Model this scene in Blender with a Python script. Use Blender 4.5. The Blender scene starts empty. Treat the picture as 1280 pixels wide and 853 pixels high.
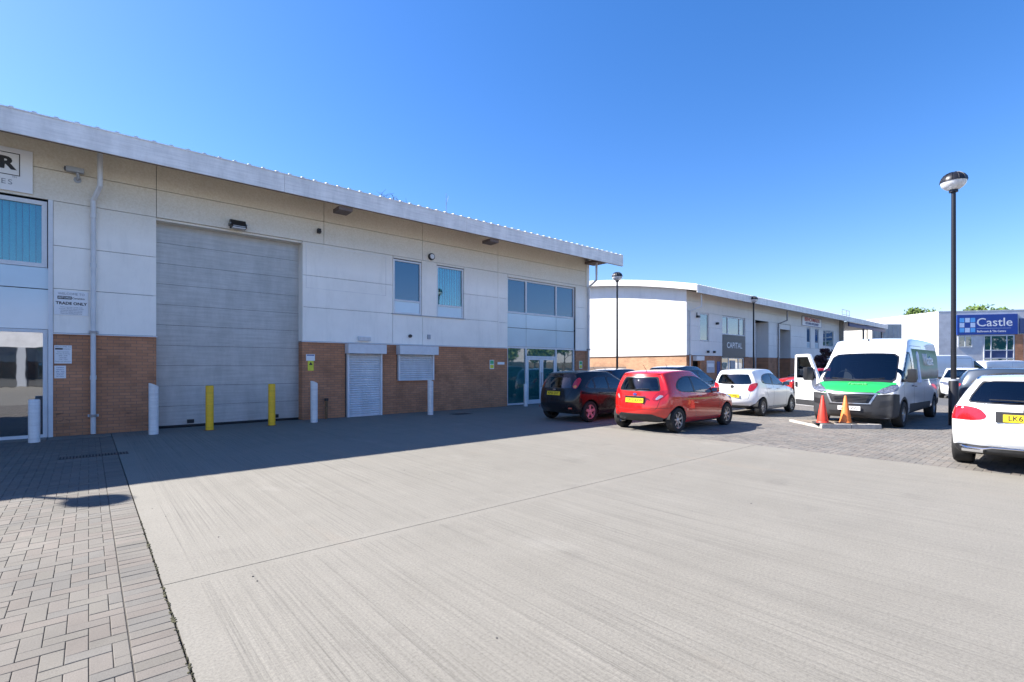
import bpy, bmesh, math, random
from mathutils import Vector, Matrix
R = math.radians
random.seed(7)
scene = bpy.context.scene
COL = scene.collection

# ------------------------------------------------------------------ materials
MATS = {}
def new_mat(name):
    m = bpy.data.materials.new(name); m.use_nodes = True
    nt = m.node_tree; b = nt.nodes['Principled BSDF']
    MATS[name] = m
    return m, nt, b
def N(nt, t, **kw):
    n = nt.nodes.new(t)
    for k, v in kw.items():
        if k == 'inp':
            for a, c in v.items(): n.inputs[a].default_value = c
        else: setattr(n, k, v)
    return n
def L(nt, a, b): nt.links.new(a, b)
def c4(c): return (c[0], c[1], c[2], 1.0)
def ramp(nt, stops):
    r = nt.nodes.new('ShaderNodeValToRGB'); e = r.color_ramp.elements
    while len(e) < len(stops): e.new(0.5)
    for i, (p, c) in enumerate(stops):
        e[i].position = p; e[i].color = c4(c) if hasattr(c, '__len__') else (c, c, c, 1)
    return r
def coords(nt, scale=(1, 1, 1), kind='Object'):
    tc = N(nt, 'ShaderNodeTexCoord'); mp = N(nt, 'ShaderNodeMapping')
    mp.inputs['Scale'].default_value = scale
    L(nt, tc.outputs[kind], mp.inputs['Vector']); return mp.outputs['Vector']
def noise(nt, vec, scale, detail=4, rough=.6):
    n = N(nt, 'ShaderNodeTexNoise'); n.inputs['Scale'].default_value = scale
    n.inputs['Detail'].default_value = detail; n.inputs['Roughness'].default_value = rough
    L(nt, vec, n.inputs['Vector']); return n.outputs['Fac']
def mixc(nt, fac, a, b, mode='MIX'):
    m = N(nt, 'ShaderNodeMix', data_type='RGBA', blend_type=mode)
    for sock, v in ((m.inputs[0], fac), (m.inputs[6], a), (m.inputs[7], b)):
        if hasattr(v, 'is_linked') or hasattr(v, 'links'): L(nt, v, sock)
        else: sock.default_value = v if isinstance(v, float) else c4(v)
    return m.outputs[2]
def math_(nt, op, a, b=None, c=None, clamp=False):
    m = N(nt, 'ShaderNodeMath', operation=op, use_clamp=clamp)
    for i, v in enumerate((a, b, c)):
        if v is None: continue
        if hasattr(v, 'links'): L(nt, v, m.inputs[i])
        else: m.inputs[i].default_value = v
    return m.outputs[0]
def bump(nt, b, h, strength=.3, dist=.01):
    n = N(nt, 'ShaderNodeBump'); n.inputs['Strength'].default_value = strength
    n.inputs['Distance'].default_value = dist
    L(nt, h, n.inputs['Height']); L(nt, n.outputs[0], b.inputs['Normal']); return n
def simple(name, col, rough=.6, metal=0, var=.12, vs=6, coat=0, spec=.5, bmp=0):
    if name in MATS: return MATS[name]
    m, nt, b = new_mat(name)
    v = coords(nt); n = noise(nt, v, vs, 5)
    lo = tuple(x*(1-var) for x in col); hi = tuple(min(1, x*(1+var)) for x in col)
    r = ramp(nt, [(.3, lo), (.7, hi)]); L(nt, n, r.inputs[0]); L(nt, r.outputs[0], b.inputs['Base Color'])
    b.inputs['Roughness'].default_value = rough; b.inputs['Metallic'].default_value = metal
    b.inputs['Coat Weight'].default_value = coat; b.inputs['Coat Roughness'].default_value = .03
    b.inputs['Specular IOR Level'].default_value = spec
    if bmp: bump(nt, b, noise(nt, v, vs*8, 4), bmp, .005)
    return m
def glass(name, tint, refl=.12, rough=.02, wavy=0, dark=None):
    """thin pane: fresnel reflection over a tinted see-through (or dark) body"""
    m = bpy.data.materials.new(name); m.use_nodes = True; nt = m.node_tree; nt.nodes.clear()
    out = N(nt, 'ShaderNodeOutputMaterial'); mx = N(nt, 'ShaderNodeMixShader')
    gl = N(nt, 'ShaderNodeBsdfGlossy'); gl.inputs['Roughness'].default_value = rough
    gl.inputs['Color'].default_value = (.95, .97, 1, 1)
    if dark:
        tr = N(nt, 'ShaderNodeBsdfDiffuse'); tr.inputs['Color'].default_value = c4(dark)
    else:
        tr = N(nt, 'ShaderNodeBsdfTransparent'); tr.inputs['Color'].default_value = c4(tint)
    lw = N(nt, 'ShaderNodeFresnel'); lw.inputs['IOR'].default_value = 1.5
    f = math_(nt, 'ADD', math_(nt, 'MULTIPLY', lw.outputs[0], 1-refl), refl, clamp=True)
    if wavy:
        v = coords(nt); bn = N(nt, 'ShaderNodeBump'); bn.inputs['Strength'].default_value = wavy
        bn.inputs['Distance'].default_value = .02
        L(nt, noise(nt, v, 1.6, 2, .4), bn.inputs['Height']); L(nt, bn.outputs[0], gl.inputs['Normal'])
    L(nt, f, mx.inputs[0]); L(nt, tr.outputs[0], mx.inputs[1]); L(nt, gl.outputs[0], mx.inputs[2])
    L(nt, mx.outputs[0], out.inputs[0]); MATS[name] = m; return m

def m_concrete():
    m, nt, b = new_mat('brushed_concrete')
    v = coords(nt)
    sx = N(nt, 'ShaderNodeSeparateXYZ'); L(nt, v, sx.inputs[0])
    big = noise(nt, v, .22, 5, .6); mid = noise(nt, v, 1.7, 6, .7); fine = noise(nt, v, 55, 4, .85)
    # faint lengthwise streaks left by tyres and by the tamping beam
    wv = coords(nt, (1.1, .05, 1)); st = noise(nt, wv, 1.6, 5, .7)
    bl = coords(nt, (44, .20, 1)); br = noise(nt, bl, 1.0, 6, .8)
    bl2 = coords(nt, (90, .6, 1)); br2 = noise(nt, bl2, 1.0, 3, .7)
    col = ramp(nt, [(.25, (.176, .163, .137)), (.5, (.202, .189, .162)), (.8, (.228, .214, .186))]); L(nt, big, col.inputs[0])
    c = mixc(nt, .5, col.outputs[0], mixc(nt, math_(nt, 'MULTIPLY', mid, 1.0), (.150, .137, .110), (.250, .232, .192)), 'MIX')
    rs = ramp(nt, [(.36, .74), (.5, .97), (.66, 1.08)]); L(nt, st, rs.inputs[0])
    c = mixc(nt, .20, c, mixc(nt, 1.0, c, rs.outputs[0], 'MULTIPLY'))
    rb = ramp(nt, [(.34, .40), (.46, .92), (.6, 1.12)]); L(nt, br, rb.inputs[0])
    rb2 = ramp(nt, [(.3, .8), (.5, 1.0)]); L(nt, br2, rb2.inputs[0])
    # smooth trowelled margin beside the block paving (x < 0.62) and beside the joint
    mg = math_(nt, 'MULTIPLY', math_(nt, 'GREATER_THAN', sx.outputs[0], .62), math_(nt, 'GREATER_THAN', math_(nt, 'ABSOLUTE', math_(nt, 'SUBTRACT', sx.outputs[1], 4.4)), .13))
    fade = math_(nt, 'SUBTRACT', 1.0, math_(nt, 'MULTIPLY', sx.outputs[0], .05), clamp=True)
    patch = ramp(nt, [(.35, .40), (.6, 1.0)]); L(nt, noise(nt, v, .45, 3), patch.inputs[0])
    amt = math_(nt, 'MULTIPLY', math_(nt, 'MULTIPLY', mg, fade), math_(nt, 'MULTIPLY', patch.outputs[0], .85))
    c = mixc(nt, amt, c, mixc(nt, 1.0, mixc(nt, 1.0, c, rb.outputs[0], 'MULTIPLY'), rb2.outputs[0], 'MULTIPLY'))
    rf = ramp(nt, [(.3, .62), (.5, 1.0), (.72, 1.25)]); L(nt, fine, rf.inputs[0])
    c = mixc(nt, .9, c, mixc(nt, 1.0, c, rf.outputs[0], 'MULTIPLY'))
    # rusty and dark spots
    vo = N(nt, 'ShaderNodeTexVoronoi'); vo.inputs['Scale'].default_value = .9; L(nt, v, vo.inputs['Vector'])
    sp = ramp(nt, [(.0, 1.0), (.03, .0)]); L(nt, vo.outputs['Distance'], sp.inputs[0])
    c = mixc(nt, math_(nt, 'MULTIPLY', sp.outputs[0], .6), c, (.10, .09, .08))
    # oil drips, damp-looking blotches and pale chalky patches
    o1 = ramp(nt, [(.60, 0.0), (.70, 1.0)]); L(nt, noise(nt, v, 1.15, 6, .62), o1.inputs[0])
    c = mixc(nt, math_(nt, 'MULTIPLY', o1.outputs[0], .28), c, (.115, .105, .09))
    o2 = ramp(nt, [(.62, 0.0), (.72, 1.0)]); L(nt, noise(nt, coords(nt, (.8, .5, 1)), .9, 5, .6), o2.inputs[0])
    c = mixc(nt, math_(nt, 'MULTIPLY', o2.outputs[0], .30), c, (.30, .285, .25))
    pv = N(nt, 'ShaderNodeTexVoronoi'); pv.inputs['Scale'].default_value = 34; L(nt, v, pv.inputs['Vector'])
    pr = ramp(nt, [(.0, 1.0), (.16, .0)]); L(nt, pv.outputs['Distance'], pr.inputs[0])
    c = mixc(nt, math_(nt, 'MULTIPLY', pr.outputs[0], .38), c, (.09, .082, .07))
    ru = ramp(nt, [(.6, 0.0), (.75, 1.0)]); L(nt, noise(nt, coords(nt, (.5, .12, 1)), 1.3, 4), ru.inputs[0])
    c = mixc(nt, math_(nt, 'MULTIPLY', ru.outputs[0], .3), c, (.28, .21, .145))
    L(nt, c, b.inputs['Base Color']); b.inputs['Roughness'].default_value = .85
    h = math_(nt, 'ADD', math_(nt, 'MULTIPLY', br, amt), math_(nt, 'MULTIPLY', fine, .5))
    bump(nt, b, h, .45, .008)
    return m
def m_blocks():
    m, nt, b = new_mat('paving_block')
    at = N(nt, 'ShaderNodeAttribute', attribute_name='tone'); v = coords(nt)
    f = noise(nt, v, 120, 3, .8); g = noise(nt, v, 1.1, 5)
    rf = ramp(nt, [(.3, .72), (.5, 1.0), (.75, 1.2)]); L(nt, f, rf.inputs[0])
    rg = ramp(nt, [(.3, .82), (.7, 1.12)]); L(nt, g, rg.inputs[0])
    c = mixc(nt, 1.0, mixc(nt, 1.0, at.outputs['Color'], rf.outputs[0], 'MULTIPLY'), rg.outputs[0], 'MULTIPLY')
    L(nt, c, b.inputs['Base Color']); b.inputs['Roughness'].default_value = .85
    bump(nt, b, f, .3, .004); return m
def m_brick(name, axis, col=(.48, .215, .110)):
    m, nt, b = new_mat(name)
    v = coords(nt); sx = N(nt, 'ShaderNodeSeparateXYZ'); L(nt, v, sx.inputs[0])
    cb = N(nt, 'ShaderNodeCombineXYZ'); L(nt, sx.outputs[axis], cb.inputs[0]); L(nt, sx.outputs[2], cb.inputs[1])
    br = N(nt, 'ShaderNodeTexBrick'); br.offset = .5
    br.inputs['Scale'].default_value = 1; br.inputs['Brick Width'].default_value = .225; br.inputs['Row Height'].default_value = .075
    br.inputs['Mortar Size'].default_value = .006; br.inputs['Mortar Smooth'].default_value = .2; br.inputs['Bias'].default_value = 0
    br.inputs['Color1'].default_value = c4(tuple(x*.88 for x in col)); br.inputs['Color2'].default_value = c4(tuple(x*1.10 for x in col))
    br.inputs['Mortar'].default_value = (.25, .155, .105, 1)
    L(nt, cb.outputs[0], br.inputs['Vector'])
    n = noise(nt, v, 1.3, 5); rr = ramp(nt, [(.3, .70), (.5, 1.0), (.7, 1.18)]); L(nt, n, rr.inputs[0])
    c = mixc(nt, 1.0, br.outputs['Color'], rr.outputs[0], 'MULTIPLY')
    sc = ramp(nt, [(.66, 0.0), (.72, 1.0)]); L(nt, noise(nt, coords(nt, (1.6, 1.6, 7)), 1.0, 5, .7), sc.inputs[0])
    c = mixc(nt, math_(nt, 'MULTIPLY', sc.outputs[0], .65), c, (.045, .035, .03))
    ef = ramp(nt, [(.64, 0.0), (.78, 1.0)]); L(nt, noise(nt, v, 2.3, 5, .7), ef.inputs[0])
    c = mixc(nt, math_(nt, 'MULTIPLY', ef.outputs[0], .25), c, (.45, .36, .29))
    L(nt, c, b.inputs['Base Color']); b.inputs['Roughness'].default_value = .85
    bump(nt, b, math_(nt, 'SUBTRACT', math_(nt, 'MULTIPLY', noise(nt, v, 60, 3), .3), br.outputs['Fac']), .5, .008)
    return m
def m_clad(name, base=(.90, .862, .79), dirt=.5):
    """pale metal panels; lichen and grime speckle the band under the eaves"""
    m, nt, b = new_mat(name)
    v = coords(nt); sx = N(nt, 'ShaderNodeSeparateXYZ'); L(nt, v, sx.inputs[0])
    n1 = noise(nt, v, .8, 6, .65); n2 = noise(nt, v, 22, 5, .75); n3 = noise(nt, coords(nt, (2.2, 2.2, .35)), 2.0, 5, .7)
    r1 = ramp(nt, [(.3, tuple(x*.93 for x in base)), (.7, tuple(min(1, x*1.05) for x in base))]); L(nt, n1, r1.inputs[0])
    c = r1.outputs[0]
    # rain streaks
    rs = ramp(nt, [(.30, .84), (.5, 1.0)]); L(nt, n3, rs.inputs[0])
    c = mixc(nt, .45, c, mixc(nt, 1.0, c, rs.outputs[0], 'MULTIPLY'))
    hz = N(nt, 'ShaderNodeMapRange'); hz.inputs[1].default_value = 4.9; hz.inputs[2].default_value = 5.9
    L(nt, math_(nt, 'ADD', sx.outputs[2], math_(nt, 'MULTIPLY', n1, .5)), hz.inputs[0])
    sp = ramp(nt, [(.32, 1.0), (.62, .60)]); L(nt, n2, sp.inputs[0])
    fac = math_(nt, 'MULTIPLY', math_(nt, 'MULTIPLY', hz.outputs[0], sp.outputs[0]), dirt)
    c = mixc(nt, fac, c, (.56, .48, .34))
    L(nt, c, b.inputs['Base Color']); b.inputs['Roughness'].default_value = .45
    bump(nt, b, n1, .25, .02)
    return m
def m_metal_stain(name, col, rough=.4):
    m, nt, b = new_mat(name)
    v = coords(nt, (1, 1, .3)); n1 = noise(nt, v, 2.2, 6, .7); n2 = noise(nt, coords(nt, (.4, 1, 6)), 3, 5, .7)
    a = ramp(nt, [(.3, tuple(x*.80 for x in col)), (.7, tuple(min(1, x*1.10) for x in col))]); L(nt, n1, a.inputs[0])
    g = ramp(nt, [(.35, .88), (.6, 1.04)]); L(nt, n2, g.inputs[0])
    c = mixc(nt, 1.0, a.outputs[0], g.outputs[0], 'MULTIPLY')
    L(nt, c, b.inputs['Base Color']); b.inputs['Roughness'].default_value = rough; b.inputs['Metallic'].default_value = .1
    return m
def m_leaf(name, c0, c1):
    m, nt, b = new_mat(name)
    at = N(nt, 'ShaderNodeAttribute', attribute_name='tone')
    c = mixc(nt, at.outputs['Fac'], c0, c1)
    L(nt, c, b.inputs['Base Color']); b.inputs['Roughness'].default_value = .6
    return m

m_concrete(); m_blocks()
m_brick('brick_front', 0); m_brick('brick_side', 1, (.50, .28, .16)); m_brick('brick_tan', 1, (.34, .24, .13))
m_clad('clad', dirt=.85); m_clad('clad_side', (.82, .81, .79), .15); m_clad('clad_far', (.74, .73, .71), .45)
m_metal_stain('roller_panel', (.47, .47, .46)); m_metal_stain('shutter_white', (.66, .68, .70))
m_metal_stain('fascia', (.82, .79, .75), .5); m_metal_stain('white_paint', (.78, .78, .77), .45); m_metal_stain('yellow_paint', (.90, .52, .015), .45)
simple('asphalt', (.085, .085, .085), .9, vs=3, bmp=.5)
simple('joint_sand', (.075, .068, .058), .95); simple('moss', (.075, .07, .035), .95, var=.4, vs=30, bmp=.5)
simple('dark_gap', (.03, .03, .032), .9)
simple('soffit', (.30, .27, .23), .8)
simple('soffit_brown', (.16, .12, .10), .8)
simple('roof_metal', (.62, .62, .62), .45, .2, .08)
simple('frame_white', (.66, .68, .70), .4, var=.06)
simple('frame_grey', (.35, .37, .40), .4, var=.06)
simple('frame_navy', (.04, .07, .18), .4)
simple('pipe_white', (.62, .63, .64), .4, var=.1, vs=2)
simple('rust', (.20, .11, .05), .8, var=.4, vs=20)
simple('black_plastic', (.02, .02, .022), .45)
simple('grey_metal', (.25, .25, .26), .4, .5)
simple('kerb', (.42, .39, .35), .9, var=.2, vs=9, bmp=.6)
simple('soil', (.20, .16, .12), .95, var=.3, vs=15)
simple('cast_iron', (.06, .055, .05), .6, var=.3, vs=20, bmp=.4)
simple('sign_white', (.78, .79, .80), .4, var=.03)
simple('ink_black', (.015, .015, .018), .5)
simple('ink_blue', (.03, .06, .25), .5)
simple('ink_grey', (.25, .27, .3), .5)
simple('sign_blue', (.012, .055, .30), .35, var=.05)
simple('sign_light_blue', (.10, .38, .78), .4)
simple('sign_pale_blue', (.55, .66, .85), .4)
simple('sign_dark', (.05, .055, .065), .4)
simple('sign_yellow', (.72, .70, .05), .5)
simple('sign_green', (.08, .40, .16), .5)
simple('ink_red', (.50, .03, .03), .5)
simple('spandrel', (.56, .68, .75), .12, var=.06, vs=.7, spec=.8)
simple('blind', (.50, .78, .85), .8, var=.05)
simple('interior_dark', (.05, .055, .06), .9)
simple('navy_beam', (.02, .04, .16), .5)
simple('white_render', (.82, .82, .80), .7, var=.05, vs=1)
simple('cream_render', (.52, .50, .45), .8, var=.15, vs=1.5)
simple('grey_render', (.58, .58, .59), .8, var=.12, vs=1.5)
simple('lamp_pole', (.018, .018, .022), .4, .3)
simple('bark', (.10, .075, .05), .9, var=.3, vs=15)
simple('poster', (.5, .5, .55), .5)
simple('interior_light', (.34, .36, .38), .8)
simple('lens', (.6, .6, .6), .2)
glass('pane_tint', (.42, .80, .80), .10, .02, wavy=.06)
glass('pane_blue', None, .07, .03, wavy=.05, dark=(.012, .085, .16))
glass('pane_teal', None, .14, .02, wavy=.08, dark=(.015, .10, .10))
glass('pane_shop', None, .30, .015, wavy=.06, dark=(.015, .02, .022))
simple('lamp_globe', (.62, .63, .64), .25, var=.2, vs=14, coat=.5)
m_leaf('leaf_green', (.035, .07, .012), (.13, .20, .035)); m_leaf('leaf_purple', (.05, .02, .025), (.14, .06, .06)); m_leaf('leaf_dry', (.06, .09, .02), (.20, .22, .06))

# ------------------------------------------------------------------ mesh helpers
class MB:
    def __init__(s): s.v = []; s.f = []; s.m = []
    def add(s, vs, fs, mi=0):
        o = len(s.v); s.v += [tuple(p) for p in vs]
        for f in fs: s.f.append(tuple(i+o for i in f)); s.m.append(mi)
    def box(s, x0, x1, y0, y1, z0, z1, mi=0):
        if x0 > x1: x0, x1 = x1, x0
        if y0 > y1: y0, y1 = y1, y0
        vs = [(x0,y0,z0),(x1,y0,z0),(x1,y1,z0),(x0,y1,z0),(x0,y0,z1),(x1,y0,z1),(x1,y1,z1),(x0,y1,z1)]
        s.add(vs, [(0,3,2,1),(4,5,6,7),(0,1,5,4),(1,2,6,5),(2,3,7,6),(3,0,4,7)], mi)
    def bbox(s, x0, x1, y0, y1, z0, z1, b=.02, mi=0):
        """box with chamfered edges"""
        bm = bmesh.new(); bmesh.ops.create_cube(bm, size=1)
        for v in bm.verts:
            v.co = Vector(((x0+x1)/2+v.co.x*(x1-x0), (y0+y1)/2+v.co.y*(y1-y0), (z0+z1)/2+v.co.z*(z1-z0)))
        bmesh.ops.bevel(bm, geom=list(bm.edges), offset=b, segments=2, affect='EDGES', profile=.7)
        bm.verts.index_update(); s.add([v.co[:] for v in bm.verts], [tuple(v.index for v in f.verts) for f in bm.faces], mi); bm.free()
    def poly(s, pts, mi=0): s.add(pts, [tuple(range(len(pts)))], mi)
    def extr(s, pts, d, mi=0):
        """closed polygon pts extruded by vector d (solid)"""
        n = len(pts); q = [tuple(Vector(p)+Vector(d)) for p in pts]
        fs = [tuple(range(n))[::-1], tuple(range(n, 2*n))] + [(i, (i+1) % n, n+(i+1) % n, n+i) for i in range(n)]
        s.add(list(pts)+q, fs, mi)
    def tube(s, pts, r, seg=12, mi=0, cap=True):
        pts = [Vector(p) for p in pts]; rr = r if isinstance(r, (list, tuple)) else [r]*len(pts)
        rings = []; prev = None
        for i, p in enumerate(pts):
            if i == 0: t = pts[1]-p
            elif i == len(pts)-1: t = p-pts[i-1]
            else: t = (pts[i+1]-p).normalized()+(p-pts[i-1]).normalized()
            t.normalize()
            a = prev if prev is not None else (Vector((1,0,0)) if abs(t.x) < .9 else Vector((0,1,0)))
            u = (a - t*a.dot(t)).normalized(); prev = u; w = t.cross(u)
            rings.append([p+(u*math.cos(2*math.pi*k/seg)+w*math.sin(2*math.pi*k/seg))*rr[i] for k in range(seg)])
        vs = [q for g in rings for q in g]; fs = []
        for i in range(len(pts)-1):
            for k in range(seg):
                a = i*seg+k; b = i*seg+(k+1) % seg; fs.append((a, b, b+seg, a+seg))
        if cap: fs.append(tuple(range(seg))[::-1]); fs.append(tuple(range((len(pts)-1)*seg, len(pts)*seg)))
        s.add(vs, fs, mi)
    def lathe(s, prof, c, seg=24, mi=0, axis='z', cap=True):
        vs = []; fs = []
        for r, h in prof:
            for k in range(seg):
                a = 2*math.pi*k/seg
                if axis == 'z': vs.append((c[0]+r*math.cos(a), c[1]+r*math.sin(a), c[2]+h))
                else: vs.append((c[0]+r*math.cos(a), c[1]+h, c[2]+r*math.sin(a)))
        for i in range(len(prof)-1):
            for k in range(seg):
                a = i*seg+k; b = i*seg+(k+1) % seg; fs.append((a, b, b+seg, a+seg))
        if cap: fs.append(tuple(range(seg))[::-1]); fs.append(tuple(range((len(prof)-1)*seg, len(prof)*seg)))
        s.add(vs, fs, mi)
    def build(s, name, mats, parent=None, smooth=False, loc=None):
        me = bpy.data.meshes.new(name); me.from_pydata(s.v, [], s.f)
        if isinstance(mats, str): mats = [mats]
        for m in mats: me.materials.append(MATS[m])
        me.polygons.foreach_set('material_index', s.m)
        bm = bmesh.new(); bm.from_mesh(me); bmesh.ops.recalc_face_normals(bm, faces=bm.faces); bm.to_mesh(me); bm.free()
        o = bpy.data.objects.new(name, me); COL.objects.link(o)
        if smooth: shade(me)
        if parent: o.parent = parent
        if loc: o.location = loc
        return o
def each(mb, name, mats, parent=None, smooth=False):
    """one object per touching run of shapes in the collector"""
    n = len(mb.v); par = list(range(n))
    def fd(a):
        while par[a] != a: par[a] = par[par[a]]; a = par[a]
        return a
    for f in mb.f:
        for q in f[1:]: par[fd(q)] = fd(f[0])
    grp = {}
    for f, mi in zip(mb.f, mb.m): grp.setdefault(fd(f[0]), []).append((f, mi))
    out = []
    for k, fl in grp.items():
        m = MB(); idx = {}
        for f, mi in fl:
            for q in f:
                if q not in idx: idx[q] = len(m.v); m.v.append(mb.v[q])
            m.f.append(tuple(idx[q] for q in f)); m.m.append(mi)
        out.append(m.build(name, mats, parent, smooth))
    return out
def shade(me, ang=40):
    me.polygons.foreach_set('use_smooth', [True]*len(me.polygons))
    me.set_sharp_from_angle(angle=R(ang))
def tag(o, label=None, cat=None, group=None, kind=None):
    if label: o['label'] = label
    if cat: o['category'] = cat
    if group: o['group'] = group
    if kind: o['kind'] = kind
    return o
def empty(name, loc=(0,0,0), rz=0, label=None, cat=None, group=None):
    o = bpy.data.objects.new(name, None); COL.objects.link(o); o.location = loc; o.rotation_euler = (0,0,rz)
    o.empty_display_size = .2
    return tag(o, label, cat, group)
def copy_tree(o, parent=None):
    c = o.copy(); COL.objects.link(c)
    if parent: c.parent = parent
    for ch in [x for x in bpy.data.objects if x.parent == o]: copy_tree(ch, c)
    return c
def text(name, body, size, mat, loc, rot=(R(90), 0, 0), parent=None, align='CENTER', ext=.002, bold=0, sx=1, space=1):
    cu = bpy.data.curves.new(name, 'FONT'); cu.body = body; cu.size = size; cu.align_x = align; cu.align_y = 'CENTER'
    cu.extrude = ext; cu.offset = bold; cu.space_character = space; cu.resolution_u = 3
    t = bpy.data.objects.new(name, cu); COL.objects.link(t)
    dg = bpy.context.evaluated_depsgraph_get(); me = bpy.data.meshes.new_from_object(t.evaluated_get(dg))
    bpy.data.objects.remove(t); bpy.data.curves.remove(cu)
    me.name = name; me.materials.clear(); me.materials.append(MATS[mat])
    o = bpy.data.objects.new(name, me); COL.objects.link(o)
    o.location = loc; o.rotation_euler = rot; o.scale = (sx, 1, 1)
    if parent: o.parent = parent
    return o
TH = R(49.3)
def cw(r, f, z=0):
    """metres to the right of / ahead of the viewpoint -> world"""
    return Vector((r*math.sin(TH)+f*math.cos(TH), -r*math.cos(TH)+f*math.sin(TH), z))

# ------------------------------------------------------------------ camera, light, sky
def setup():
    cam = bpy.data.cameras.new('camera'); co = bpy.data.objects.new('camera', cam); COL.objects.link(co)
    co.location = (0, 0, 1.6); co.rotation_euler = (R(90), 0, TH - R(90))
    cam.sensor_width = 36; cam.lens = 36*615/1280; cam.shift_y = 32.5/1280
    cam.clip_start = .05; cam.clip_end = 3000; scene.camera = co
    EL = R(43.2); AZ = math.atan2(-.636, .771)
    w = bpy.data.worlds.new('World'); scene.world = w; w.use_nodes = True; nt = w.node_tree
    bg = nt.nodes['Background']; sky = nt.nodes.new('ShaderNodeTexSky'); sky.sky_type = 'NISHITA'
    sky.sun_disc = False; sky.sun_elevation = EL; sky.sun_rotation = AZ
    sky.air_density = SKY[0]; sky.dust_density = SKY[1]; sky.ozone_density = SKY[2]
    hs = nt.nodes.new('ShaderNodeHueSaturation'); hs.inputs['Saturation'].default_value = 1.27
    nt.links.new(sky.outputs[0], hs.inputs['Color']); tn = nt.nodes.new('ShaderNodeMix'); tn.data_type = 'RGBA'; tn.blend_type = 'MULTIPLY'; tn.inputs[0].default_value = 1
    tn.inputs[7].default_value = (.98, .845, .95, 1)
    nt.links.new(hs.outputs[0], tn.inputs[6]); nt.links.new(tn.outputs[2], bg.inputs[0]); bg.inputs[1].default_value = SKY[3]
    su = bpy.data.lights.new('sun', 'SUN'); su.energy = SKY[4]; su.angle = R(.53); su.color = (1, .955, .89)
    so = bpy.data.objects.new('sun', su); COL.objects.link(so)
    d = Vector((-.636*math.cos(EL), .771*math.cos(EL), math.sin(EL)))
    so.rotation_euler = d.to_track_quat('Z', 'Y').to_euler(); so.location = (-20, 30, 40)
    vs = scene.view_settings; vs.view_transform = 'Standard'; vs.look = 'None'; vs.exposure = SKY[5]; vs.gamma = 1
    scene.render.engine = 'CYCLES'
SKY = (1.0, .35, 4.0, .068, 3.3, 2.0)
setup()
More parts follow.
